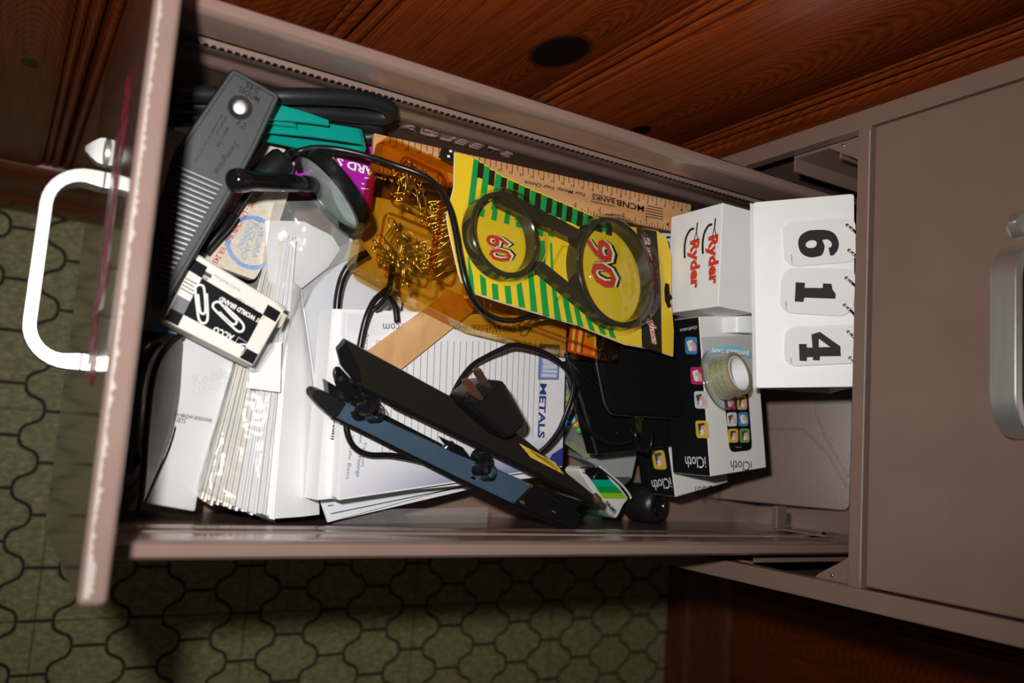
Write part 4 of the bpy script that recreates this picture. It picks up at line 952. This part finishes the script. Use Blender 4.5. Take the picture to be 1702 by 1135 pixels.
MB().prism(H2_, H2_.hits([(557, 693), (760, 793), (856, 840), (953, 881), (950, 885), (850, 846), (756, 799), (555, 698)]), -.012, -.004).obj('lever_lip', BLACK, t, bevel=.0006)
cap = rnd(H2_.hits([(516, 652), (522, 646), (532, 648), (556, 659), (566, 666), (574, 668), (557, 694), (545, 688), (528, 673), (517, 660)]), .003)
MB().prism(H2_, cap, -.009, .0022).obj('grip', MATTE, t, bevel=.0018, seg=3)
HB = plane((560, 610, -.134), (640, 690, -.140), (545, 640, -.134))
MB().prism(HB, rnd(HB.hits([(562, 606), (590, 636), (612, 668), (604, 690), (578, 668), (560, 640), (555, 618)]), .006), -.004, 0).obj('end_lug', BLACK, t, bevel=.001)
def head(x, y, s=1):
    P_ = at(x, y, -.122 - .04*(x-600)/400); f = Fr(P_, H2_.u, (H2_.n+H2_.v*.5).normalized())
    MB().lathe(f, [(.0001, .009), (.0045, .0085), (.0055, .006), (.0055, -.003), (.0082, -.004), (.0085, -.010), (.0001, -.010)], 18).obj('punch_head', BLACK, t, smooth='auto')
    sp_ = [f.at(.0062*math.cos(k*.7)+.009, .0062*math.sin(k*.7), -.008+k*.00032) for k in range(44)]
    MB().tube(sp_, .0006, 5, smooth=0).obj('spring', DARKSTEEL, t, smooth=True)
head(604, 678); head(795, 778)
for x, y in ((612, 668), (803, 764)):
    P_ = at(x, y, -.130-.04*(x-600)/400); MB().lathe(Fr(P_, H2_.u, H2_.n), [(.0001, .004), (.0055, .0038), (.0065, .002), (.0068, -.008), (.0001, -.008)], 16).obj('die_block', BLACK, t, smooth='auto')
MB().tube([at(737, 746, -.142), at(752, 738, -.144)], .0028, 10, smooth=0).obj('pivot_pin', CHROME, t, smooth=True)
MB().prism(H2_, H2_.hits([(735, 728), (772, 745), (790, 770), (752, 750)]), -.008, -.001).obj('pivot_block', BLACK, t, bevel=.001)
for x, y, s in ((867, 834, 5), (880, 806, 5), (920, 850, 3.4)): MB().prism(H2_, circ(H2_.hit(x, y), .0011*s*.4, 9, 1, .7), .0006, .0018).obj('rivet', BRASS, t)
MB().lathe(Fr(at(994, 831, -.150), H0.u, H0.n), [(.0001, .002), (.0028, .0016), (.0034, 0), (.0034, -.006), (.0001, -.006)], 12).obj('corner_stud', BRASS, t, smooth='auto')
MB().prism(H2_, H2_.hits([(556, 640), (640, 690), (760, 752), (900, 815), (985, 842), (970, 858), (880, 812), (740, 752), (600, 690), (560, 668)]), -.022, -.012).obj('channel', BLACK, t, bevel=.001)
# ---- black pouch on a glossy black box
GB = plane((955, 632, -.170), (1134, 735, -.172), (991, 755, -.172))
t = thing('black_box', 'glossy black box under the black felt pouch', 'box', at(1060, 680, -.2))
slab(GB, [(948, 600), (1140, 560), (1164, 700), (1160, 731), (1135, 740), (991, 756)], .014, GLOSSB, 'box', t, bev=.0012)
MB().prism(GB, GB.hits([(955, 632), (958, 630), (994, 754), (990, 756)]), 0, .0004).obj('highlight_strip', mat('edge_highlight', (.03, .03, .032), .15), t)  # paler strip paints the highlight along the box's left edge
PO = plane((1001, 606, -.150), (1164, 690, -.152), (1132, 549, -.153))
t = thing('black_pouch', 'flat black felt pouch with rounded corners below the yellow card', 'pouch', at(1080, 630, -.15))
pq = rnd(PO.hits([(990, 520), (1120, 490), (1132, 549), (1148, 610), (1163, 680), (1162, 692), (1145, 696), (1022, 688), (1012, 670), (998, 600)]), .007, 5)
MB().prism(PO, pq, -.012, 0).obj('body', FABRIC, t, bevel=.0025, seg=3)
pm = MB().tube([PO.at(a, b, -.006) for a, b in pq], .0011, 6, smooth=0); pm.obj('piping', mat('pouch_piping', (.03, .03, .031), .35), t, smooth=True)
t = thing('phone_lead', 'thin black lead with a small jack looped over the glossy black box', 'lead', at(1060, 730, -.16))
MB().tube([at(*p) for p in ((940, 590, -.150), (956, 606, -.152), (968, 622, -.158), (985, 640, -.163), (1000, 655, -.164))], .0019, 8, smooth=4).obj('lead', CORD, t, smooth=True)
MB().tube([at(*p) for p in ((959, 640, -.163), (956, 665, -.163), (964, 692, -.165), (981, 717, -.165), (1004, 733, -.166), (1030, 737, -.166), (1056, 730, -.166))], .0021, 8, smooth=5).obj('lead', CORD, t, smooth=True)
MB().tube([at(*p) for p in ((1049, 686, -.152), (1053, 705, -.158), (1057, 722, -.162), (1060, 738, -.163), (1068, 750, -.163), (1080, 744, -.163), (1083, 728, -.162), (1078, 710, -.160), (1066, 695, -.156))], .0016, 8, smooth=5).obj('lead', CORD, t, smooth=True)
MB().tube([at(1055, 716, -.160), at(1059, 738, -.162)], [.0026, .0022], 10, smooth=0).obj('jack', BLACK, t, smooth=True)
# ---- bag of bright beads
t = thing('bead_bag', 'small clear bag of bright coloured beads between notepad and glossy black box', 'bag', at(950, 690, -.2))
random.seed(4)
bc = [mat('bead_'+n_, c, .2) for n_, c in (('blue', (.03, .28, .62)), ('yellow', (.75, .52, .02)), ('green', (.05, .38, .10)), ('pale_blue', (.45, .62, .75)), ('red', (.55, .06, .03)), ('orange', (.75, .28, .03)))]
def bead(P_, r, M_):
    f = Fr(P_, (1, 0, 0), (0, 0, 1)); MB().lathe(f, [(r*math.sin(math.pi*k/7)+1e-5, -r*math.cos(math.pi*k/7)) for k in range(8)], 12).obj('bead', M_, t, smooth=True)
for x, y, k in ((944, 637, 0), (941, 652, 2), (939, 662, 1), (947, 668, 4), (942, 676, 5), (946, 686, 0), (940, 690, 1), (948, 694, 0), (951, 698, 3), (944, 702, 0), (950, 660, 1), (953, 680, 4), (957, 705, 5), (962, 715, 2), (955, 645, 2), (963, 690, 1)):
    bead(at(x, y, -.205+random.uniform(-.004, .004)), .0036, bc[k])
gbp = plane((935, 640, -.205), (1003, 768, -.235), (938, 740, -.22))
slab(gbp, [(936, 735), (952, 735), (1004, 768), (998, 774), (975, 764)], .0012, mat('lime_strip', (.28, .42, .05), .35, var=.5, vs=90), 'bag_header', t)
slab(gbp, [(936, 630), (958, 630), (995, 752), (1004, 770), (985, 770), (937, 735)], .0004, BAG, 'film', t, c=.006)
# ---- grey textured carton and black cap behind the toy car
gc = plane((985, 772, -.222), (1058, 745, -.224), (1048, 797, -.228))
tag(slab(gc, [(975, 765), (1062, 742), (1050, 796), (1034, 800), (1005, 782)], .030, GREYC, 'grey_carton', bev=.0008), 'small grey textured carton under the glossy black box near the toy car', 'box')
tag(MB().lathe(Fr(at(1070, 758, -.235), (1, 0, 0), (0, 0, 1)), [(.0001, .010), (.0075, .009), (.0085, .006), (.0085, -.010), (.0001, -.010)], 20).obj('bottle_stopper', BLACK, None, smooth='auto'), 'small round black stopper between grey carton and lower white phone-wipe box', 'stopper')
# ---- toy race car
t = thing('toy_race_car', 'broken toy race car with green stripes and one fat black tyre', 'toy car', at(1030, 830, -.24))
zc = lambda x, y: (930+x/7.565, 740+y/7.565)
TC = plane((*zc(480, 260), -.206), (*zc(860, 660), -.212), (*zc(380, 440), -.204))
body = [zc(*q) for q in ((465, 255), (500, 285), (640, 400), (740, 490), (810, 580), (868, 665), (850, 700), (800, 760), (745, 880), (715, 918), (690, 905), (520, 740), (440, 600), (300, 400), (250, 310), (300, 260))]
slab(TC, body, .020, mat('ivory_plastic', (.74, .72, .68), .35), 'body', t, r=.002, bev=.002)
def zp(pts, M_, nm='stripe', c=.0005): return MB().prism(TC, TC.hits([zc(*q) for q in pts]), .0001, c).obj(nm, M_, t)
zp(((480, 275), (580, 360), (630, 435), (395, 430), (300, 330), (330, 270)), INK, 'cockpit')
zp(((385, 430), (632, 436), (720, 522), (448, 512)), mat('teal_print', (.0, .42, .28), .35))
zp(((448, 512), (720, 522), (790, 605), (498, 595)), mat('green_stripe', (.0, .32, .07), .35))
zp(((498, 595), (790, 605), (840, 672), (548, 668)), mat('lime_print', (.30, .55, .01), .35))
text(TC, 'EMPIRE', zc(715, 822), zc(590, 690), .0036, INK, t, bold=.04)
text(TC, 'Fast', zc(690, 850), zc(620, 775), .0036, bpy.data.materials['teal_print'], t, bold=.02)
MB().tube([TC.at(*TC.hit(*zc(x, y)), .003) for x, y in ((470, 258), (560, 330), (740, 480), (850, 620), (866, 668))], .0009, 6).obj('side_trim', bpy.data.materials['ivory_plastic'], t, smooth=True)
for a, b in (((225, 275), (400, 268)), ((420, 345), (390, 410)), ((260, 340), (300, 300))): MB().tube([TC.at(*TC.hit(*zc(*q)), .004) for q in (a, b)], .0010, 6, smooth=0).obj('roll_bar', CHROME, t, smooth=True)
slab(TC, [zc(*q) for q in ((640, 400), (900, 400), (890, 450), (770, 545), (730, 480))], .010, mat('dark_grey_plastic', (.07, .07, .072), .25), 'engine_cover', t, c=-.004, bev=.001)
slab(TC, [zc(*q) for q in ((150, 800), (300, 760), (520, 780), (680, 880), (670, 900), (420, 890), (260, 870))], .008, clear('tinted_canopy', (.45, .75, .62), .15, .06), 'canopy', t, c=-.004)
WC = at(1082, 837, -.222); wn = (Vector((.05, .33, .94))).normalized(); WF = Fr(WC, (1, 0, 0), wn)
MB().lathe(WF, [(.0098, .0065), (.0110, .0085), (.0150, .0085), (.0172, .0058), (.0180, .002), (.0180, -.018), (.0168, -.0215), (.0150, -.0235), (.0001, -.0235)], 36).obj('tyre', mat('tyre_rubber', (.010, .010, .010), .35, bump=.15, bs=600), t, smooth='auto')
MB().lathe(WF, [(.0104, .0080), (.0101, .0088), (.0092, .0075), (.0086, -.001), (.0001, -.001)], 30).obj('hub', GLOSSB, t, smooth='auto')
for k in range(5):
    a = 2*math.pi*k/5; u_ = Vector((math.cos(a), math.sin(a))); q = Vector((-u_.y, u_.x))
    MB().prism(WF, [tuple(u_*.003+q*.0012), tuple(u_*.0086+q*.0016), tuple(u_*.0086-q*.0016), tuple(u_*.003-q*.0012)], -.001, .0055).obj('spoke', BLACK, t, bevel=.0004)
MB().lathe(WF, [(.0030, .0), (.0030, .006), (.0001, .0062)], 14).obj('axle_nut', BLACK, t, smooth='auto')
MB().tube([WC-wn*.022, WC-wn*.035+Vector((-.006, 0, -.004)), TC.at(*TC.hit(1030, 835), -.012)], .003, 8).obj('axle', DARKSTEEL, t, smooth=True)
# ---- two phone-wipe boxes
def carton(px, zs, depth, hgt_, name, label, which):
    """px: near-top-edge corners of the black side (a -X end, b +X end) and the far +X corner; zs its height"""
    a, b, c = [at(*q, zs) for q in px]; u = (b-a); u.z = 0; L_ = u.length; u.normalize(); f = Fr(b, -u, (0, 0, 1))      # u runs towards -X
    dv = 1 if f.v.dot(c-b) > 0 else -1; Dp = depth
    t = thing(name, label, 'box', f.at(L_/2, dv*Dp/2, -hgt_), 'phone wipe boxes')
    MB().box(f, 0, L_, min(0, dv*Dp), max(0, dv*Dp), -hgt_, 0).obj('carton', mat('white_carton', (.74, .73, .70), .4) if 'white_carton' not in bpy.data.materials else bpy.data.materials['white_carton'], t, bevel=.0006)
    sf = Fr(b, -u, -f.v*dv)     # the black side
    return t, f, sf, L_, Dp, dv
ICON = [mat('icon_'+n_, c, .35) for n_, c in (('magenta', (.50, .02, .14)), ('amber', (.55, .32, .10)), ('white', (.60, .60, .62)), ('blue', (.05, .22, .46)), ('yellow', (.70, .44, .02)), ('green', (.14, .34, .08)))]
SKIN = mat('print_skin', (.70, .38, .28), .4); DEV = mat('print_device', (.05, .05, .06), .3); PALE = mat('print_pale', (.75, .76, .78), .4)
def icon(f, a0, b0, s, k, t, sgn, c=.0006):
    """a printed rounded picture: ground colour, a hand, a cloth, a device"""
    P_ = rnd([(a0, b0), (a0+s, b0), (a0+s, b0+s*sgn), (a0, b0+s*sgn)], s*.2, 4); MB().prism(f, P_, c, c+.0001).obj('printed_icon', ICON[k], t)
    g = lambda L_: [(a0+s*x, b0+sgn*s*y) for x, y in L_]
    if k in (1, 4, 5): MB().prism(f, g([(.2, .18), (.75, .12), (.72, .7), (.25, .74)]), c+.0001, c+.0002).obj('printed_detail', DEV, t)
    else: MB().prism(f, g([(.15, .25), (.6, .15), (.7, .6), (.3, .8)]), c+.0001, c+.0002).obj('printed_detail', PALE if k != 2 else DEV, t)
    MB().prism(f, rnd(g([(.45, .3), (.7, .25), (.92, .5), (.9, .85), (.6, .8), (.4, .6)]), s*.12, 3), c+.0002, c+.0003).obj('printed_detail', SKIN, t)
    MB().prism(f, rnd(g([(.35, .55), (.6, .5), (.62, .8), (.4, .85)]), s*.05, 2), c+.0003, c+.0004).obj('printed_detail', PALE, t)
t, f, sf, L_, Dp, dv = carton(((1161.5, 526), (1181, 792), (1274.6, 793)), -.122, .0685, .047, 'wipe_box', 'upper white and black phone-wipe box with the tape roll on it', 0)
def topq(L__): return f.hits(L__)
MB().prism(f, rnd(f.hits([(1197, 600), (1239, 600), (1250, 748), (1213, 752)]), .006, 4), 0, .0004).obj('printed_phone', INK, t)
def quadpt(c4_, u, v): return tuple((c4_[0][i]*(1-u)+c4_[1][i]*u)*(1-v)+(c4_[3][i]*(1-u)+c4_[2][i]*u)*v for i in (0, 1))
ph = [(1203, 657), (1241, 656), (1248, 738), (1210, 738)]
for r_ in range(3):
    for cc in range(2):
        a = f.hit(*quadpt(ph, .04+.5*cc, .02+.333*r_)); b = f.hit(*quadpt(ph, .46+.5*cc, .02+.333*r_)); e_ = f.hit(*quadpt(ph, .04+.5*cc, .31+.333*r_))
        s = math.hypot(b[0]-a[0], b[1]-a[1]); s2 = math.hypot(e_[0]-a[0], e_[1]-a[1])
        g = Fr(f.at(*a), f.at(*b)-f.at(*a), f.n); sg_ = 1 if g.v.dot(f.at(*e_)-f.at(*a)) > 0 else -1
        icon(g, 0, 0, (s+s2)/2, [0, 1, 2, 3, 4, 5][r_*2+cc], t, sg_)
text(f, 'iCloth', (1249, 767), (1214, 765), .0085, INK, t)
MB().prism(f, [tuple(v) for v in stroke(f.hits([(1222, 743), (1231, 743)]), .0009)[0]], .0004, .0006).obj('printed_line', GREYINK, t)
SB = MB().prism(sf, [(.0006, -.0006) if False else (.0006, 0), (L_-.0006, 0), (L_-.0006, 1), (.0006, 1)], 0, .0003)
sgn_s = 1 if sf.v.z > 0 else -1
MB().box(sf, .0005, L_-.0005, min(-sgn_s*.0005, -sgn_s*.0465), max(-sgn_s*.0005, -sgn_s*.0465), 0, .0003).obj('black_side', INK, t)
text(sf, 'iCloth', (1173, 759), (1139, 758), .0100, WHITE, t, c=.0006)
text(sf, 'iClothProducts', (1159, 541), (1131, 547), .0028, PALE, t, c=.0006, shear=.2)
for k, (x, y) in enumerate(((1143, 565), (1152, 615), (1158, 655), (1160, 704))):
    a = sf.hit(x-4, y-5); b = sf.hit(x+15, y-5); e_ = sf.hit(x-4, y+24); g = Fr(sf.at(*a), sf.at(*b)-sf.at(*a), sf.n); sg_ = 1 if g.v.dot(sf.at(*e_)-sf.at(*a)) > 0 else -1
    icon(g, 0, 0, .015, (3, 0, 2, 4)[k], t, sg_, .0004)
t, f, sf, L_, Dp, dv = carton(((1098, 640), (1122.6, 826), (1217, 814)), -.180, .068, .047, 'wipe_box', 'lower white and black phone-wipe box next to the toy car tyre', 1)
text(f, 'iCloth', (1190, 806), (1155, 809), .0085, INK, t)
sgn_s = 1 if sf.v.z > 0 else -1
MB().box(sf, .0005, L_-.0005, min(-sgn_s*.0005, -sgn_s*.0465), max(-sgn_s*.0005, -sgn_s*.0465), 0, .0003).obj('black_side', INK, t)
text(sf, 'iCloth', (1114, 793), (1083, 798), .0100, WHITE, t, c=.0006)
a = sf.hit(1083, 748); b = sf.hit(1110, 748); e_ = sf.hit(1083, 776); g = Fr(sf.at(*a), sf.at(*b)-sf.at(*a), sf.n); sg_ = 1 if g.v.dot(sf.at(*e_)-sf.at(*a)) > 0 else -1
icon(g, 0, 0, .018, 4, t, sg_, .0004)
# ---- two white cartons with red lettering
def rbox(p1, p2, z, dy, h_, label):
    a, b = at(*p1, z), at(*p2, z); y = (a.y+b.y)/2; t = thing('carton_box', label, 'box', ((a.x+b.x)/2, y+dy/2, z-h_), 'red lettered cartons')
    MB().box(W0, a.x, b.x, y, y+dy, z-h_, z).obj('carton', WHITE, t, bevel=.0008); return t, Fr((0, y, 0), (1, 0, 0), (0, -1, 0))
t, rf = rbox((1201, 336.5), (1194, 509.4), -.086, .042, .063, 'white carton with two red names, its top half under the number stand')
zr = lambda x, y: (1090+x/5.406, 330+y/5.406)
def logo(dx, dy):
    text(rf, 'Ryder', zr(285+dx, 392+dy), zr(290+dx, 828+dy), .0150, REDP, t, bold=.05)
    for pts, w0 in (([(262, 535), (260, 440), (275, 350), (310, 285), (345, 270)], 2.6),):
        p = cat2(rf.hits([zr(x+dx, y+dy) for x, y in pts]), 5); mb = MB(); n_ = len(p)
        for i, q in enumerate(stroke(p, .0022)): mb.prism(rf, [tuple(v) for v in q], .0001, .0004)
        mb.obj('printed_swoosh', DKP, t)
    mb = MB()
    for pts, w_ in (([(376, 215), (366, 300)], .0013), ([(366, 300), (345, 378)], .0007), ([(366, 300), (382, 378)], .0007)):
        mb.prism(rf, [tuple(v) for v in stroke(rf.hits([zr(x+dx, y+dy) for x, y in pts]), w_)[0]], .0001, .0004)
    mb.obj('printed_swoosh', DKP, t)
logo(0, 0); logo(163, -38)
t, rf = rbox((1132, 352), (1136, 524), -.152, .075, .060, 'lower white carton with red name, half hidden by the yellow card')
def logo2():
    text(rf, 'Ryder', zr(118, 472), zr(122, 910), .0150, REDP, t, bold=.05)
    mb = MB()
    for pts, w_ in (([(150, 300), (145, 390)], .0013), ([(145, 390), (125, 450)], .0007), ([(145, 390), (160, 455)], .0007)): mb.prism(rf, [tuple(v) for v in stroke(rf.hits([zr(x, y) for x, y in pts]), w_)[0]], .0001, .0004)
    for q in stroke(cat2(rf.hits([zr(*p) for p in ((60, 470), (75, 390), (105, 350), (132, 350))]), 4), .0022): mb.prism(rf, [tuple(v) for v in q], .0001, .0004)
    mb.obj('printed_swoosh', DKP, t)
logo2()
# ---- tape rolls
t = thing('tape_roll', 'clear tape roll with green lettering standing in a clear holder on the upper phone-wipe box', 'tape', at(1210, 620, -.12))
Tc = at(1228, 620, -.096); ta = (Vector((-.26, .21, .94))).normalized(); TF = Fr(Tc, (1, 0, 0), ta)
MB().lathe(TF, [(.0150, .0), (.0187, .0), (.0187, -.0185), (.0150, -.0185)], 40, closed=True).obj('tape', TAPE, t, smooth='auto')
MB().lathe(TF, [(.0138, .0003), (.0150, .0003), (.0150, -.0188), (.0138, -.0188)], 40, closed=True).obj('core', WHITE, t, smooth='auto')
for k, s in enumerate(('Your Tape', 'Your Tape', 'Your')):
    a0 = 3.6; rr = .01885
    cu = bpy.data.curves.new('t', 'FONT'); cu.body = s; cu.offset = .015; ob = bpy.data.objects.new('t', cu); COL.objects.link(ob)
    me = bpy.data.meshes.new_from_object(ob.evaluated_get(bpy.context.evaluated_depsgraph_get())); bpy.data.objects.remove(ob)
    xs = [v.co.x for v in me.vertices]; x0, x1 = min(xs), max(xs)
    for v in me.vertices:
        th = 5.55-1.6*(v.co.x-x0)/(x1-x0); c_ = -.0065-.0050*k+v.co.y*.0030; v.co = TF.at(rr*math.cos(th), rr*math.sin(th), c_)
    me.materials.clear(); me.materials.append(mat('green_tape_ink', (.04, .32, .24), .5) if 'green_tape_ink' not in bpy.data.materials else bpy.data.materials['green_tape_ink']); me.name = 'lettering'
    o = bpy.data.objects.new('lettering', me); COL.objects.link(o); adopt(o, t)
HF = Fr(Tc-ta*.0205, (1, 0, 0), ta)
MB().lathe(HF, [(.0001, 0), (.025, 0), (.0262, .001), (.0262, .0016), (.0001, .0014)], 44).obj('holder_disc', CLEAR, t, smooth='auto')
MB().lathe(HF, [(.0262, .0005), (.0268, .001), (.0262, .0018), (.0256, .001), (.0262, .0005)], 44).obj('holder_rim', clear('holder_edge', (.85, .86, .88), .35, .1), t, smooth=True)
t = thing('tape_box', 'flattened clear tape wrapper with blue lettering behind the tape roll', 'wrapper', at(1210, 578, -.12))
TB = plane((1165, 578, -.118), (1252, 570, -.112), (1180, 600, -.118))
slab(TB, [(1166, 560), (1252, 556), (1254, 620), (1172, 604)], .001, BAG, 'film', t)
MB().prism(TB, TB.hits([(1178, 578), (1215, 574), (1246, 584), (1247, 594), (1212, 585), (1178, 588)]), .0002, .0005).obj('printed_band', mat('sky_print', (.20, .48, .66), .4), t)
text(TB, 'INVISIBLE TAPE', (1244, 583), (1182, 578), .0036, WHITE, t, bold=.03, c=.0007)
t = thing('white_tape_roll', 'whitish tape roll lying on its side against the upper red lettered carton', 'tape', at(1224, 536, -.12))
Wc = at(1226, 522, -.124); WA = Vector((1, .05, 0)).normalized(); WFr = Fr(Wc, (0, 0, 1), WA)
MB().lathe(WFr, [(.0130, 0), (.0205, 0), (.0205, .0185), (.0130, .0185)], 40, closed=True).obj('tape', mat('frosted_tape', (.72, .73, .74), .18, 0, .5, .3), t, smooth='auto')
MB().lathe(WFr, [(.0122, 0), (.0130, 0), (.0130, .0185), (.0122, .0185)], 40, closed=True).obj('core', WHITE, t, smooth='auto')
tag(abox(at(1180, 528, -.128).x, at(1180, 558, -.128).x, at(1178, 540, -.128).y, at(1198, 540, -.128).y, -.136, -.1275, 'tape_carton', clear('tape_carton_clear', (.78, .75, .70), .12, .15, haze=.4, hcol=(.5, .47, .43))), 'small clear box end next to the whitish tape roll', 'box')
# ---- flip number stand
NS = plane((1251, 336, -.0825), (1420, 321, -.022), (1256, 645, -.0825))
t = thing('score_stand', 'white flip-number stand reading 6 1 4 at the back of the drawer', 'score stand', at(1340, 490, -.08))
ns = NS.hits([(1251, 336), (1420, 321.5), (1420.5, 643), (1256, 645)])
MB().prism(NS, rnd(ns, .003, 3), -.0030, 0).obj('front_panel', WHITE, t, bevel=.0010, seg=3)
e0, e1 = NS.at(*ns[1]), NS.at(*ns[2]); g0 = Vector((e0.x, .078, -.087)); g1 = Vector((e1.x, .080, -.087))
MB().grid([[e0+Vector((0, 0, -.003)), e1+Vector((0, 0, -.003)), e1+Vector((0, .003, -.003)), e0+Vector((0, .003, -.003))], [g0, g1, g1+Vector((0, .003, 0)), g0+Vector((0, .003, 0))]], True, True).obj('back_panel', WHITE, t)
l0, l1 = NS.at(*ns[0]), NS.at(*ns[3])
MB().grid([[l0+Vector((0, 0, -.003)), l1+Vector((0, 0, -.003)), l1+Vector((0, .003, -.0025)), l0+Vector((0, .003, -.0025))], [g0+Vector((0, 0, .002)), g1+Vector((0, 0, .002)), g1, g0]], True, True).obj('foot_panel', WHITE, t)
zn = lambda x, y: (1290+x/4.367, 350+y/4.367)
cards = [[(45, 130), (100, 90), (520, 55), (572, 90), (575, 340), (540, 375), (125, 410), (60, 370)], [(40, 480), (85, 425), (530, 430), (575, 480), (560, 710), (490, 770), (80, 745), (25, 690)], [(62, 900), (110, 860), (560, 845), (600, 860), (600, 1090), (570, 1108), (120, 1130), (60, 1090)]]
WC_ = mat('number_card', (.79, .78, .76), .6, 0, .2)
digits = {0: [], 1: [[(432, 605), (430, 640), (205, 632), (198, 664), (135, 660), (142, 520), (210, 524), (206, 560), (338, 562), (340, 528), (402, 532), (408, 570)]],
          2: [[(470, 1056), (318, 1058), (316, 1088), (266, 1086), (268, 1064), (225, 1064), (222, 1092), (170, 1090), (165, 968), (222, 968), (222, 994), (264, 994), (256, 898), (318, 880), (466, 985)]]}
NI = mat('number_black', (.016, .014, .013), .55, 0, .15)
for k, cpx in enumerate(cards):
    nst = (3, 4, 5)[k]
    for j in range(nst):
        o_ = (nst-1-j); pts = NS.hits([zn(x+o_*1.5, y-o_*(5 if k == 2 else 3)) for x, y in cpx])
        MB().prism(NS, rnd(pts, .004, 3), .0004+.0008*j, .0010+.0008*j).obj('number_card', WC_, t)
    top_ = .0010+.0008*(nst-1)
    D_ = NS.up(top_)
    if k == 0:
        # the 6: bowl, stem and counter
        outer = cat2(D_.hits([zn(*q) for q in ((325, 328), (250, 340), (185, 310), (160, 245), (175, 185), (230, 148), (300, 140), (380, 145), (430, 175), (455, 235), (445, 290), (415, 325))]), 5)
        hookp = D_.hits([zn(*q) for q in ((392, 327), (380, 270), (400, 262), (402, 235), (380, 212), (350, 210), (335, 216))]); inn = cat2(hookp[1:], 4)
        b2 = cat2(D_.hits([zn(*q) for q in ((335, 216), (352, 262), (340, 310), (325, 328))]), 4)
        MB().prism(D_, outer+[hookp[0]]+inn+b2[1:-1], .0001, .0004).obj('numeral', NI, t)
        MB().prism(D_, cat2(D_.hits([zn(*q) for q in ((215, 245), (230, 225), (262, 216), (290, 225), (293, 250), (275, 268), (240, 272), (220, 262))]), 4, True), .0004, .0006).obj('numeral_counter', WC_, t)
    else:
        for pts in digits[k]: MB().prism(D_, D_.hits([zn(*q) for q in pts]), .0001, .0004).obj('numeral', NI, t)
        if k == 2: MB().prism(D_, D_.hits([zn(*q) for q in ((310, 930), (310, 992), (392, 990))]), .0004, .0006).obj('numeral_counter', WC_, t)
    q = [((106, 322), (112, 390)), ((66, 655), (70, 722)), ((102, 1068), (106, 1110))][k]
    text(D_, 'number co', zn(*q[0]), zn(*q[1]), .0013, INK, t)
for x, y in ((515, 110), (528, 292), (508, 492), (495, 688), (522, 882), (535, 1070)):
    f = NS.up(.002); c = f.hit(*zn(x, y)); 
    MB().prism(NS.up(.0045), circ(c, .0014, 14), -.0002, .0001).obj('punched_hole', DARKSTEEL, t)
    e_ = f.hit(*zn(x+72, y+75)); P_ = [f.at(c[0], c[1], .001), f.at(c[0]+(e_[0]-c[0])*.3, c[1]+(e_[1]-c[1])*.35, .0065), f.at(c[0]+(e_[0]-c[0])*.75, c[1]+(e_[1]-c[1])*.75, .0055), f.at(*e_, .0005), f.at(e_[0], e_[1], -.006)]
    MB().tube(P_, .00115, 8, smooth=5).obj('ring', CHROME, t, smooth=True)

# ---- prints and lettering belong to the part they are printed on
PR_ = ('lettering', 'printed', 'print', 'numeral', 'punched', 'sticker_print', 'stripe', 'stamp', 'logo', 'corner_print', 'ruled', 'graduation', 'hang_hole', 'contact', 'moulded_line', 'screw_well')
last = {}
for o in list(COL.objects):
    p = o.parent
    if p is None or p.type != 'EMPTY' or p == cab: continue
    if o.name.startswith(PR_) and p in last:
        o.parent = last[p]; o.matrix_parent_inverse = Matrix.Identity(4)
    elif o.type == 'MESH' and not o.name.startswith(('rib', 'moulded', 'film')): last[p] = o
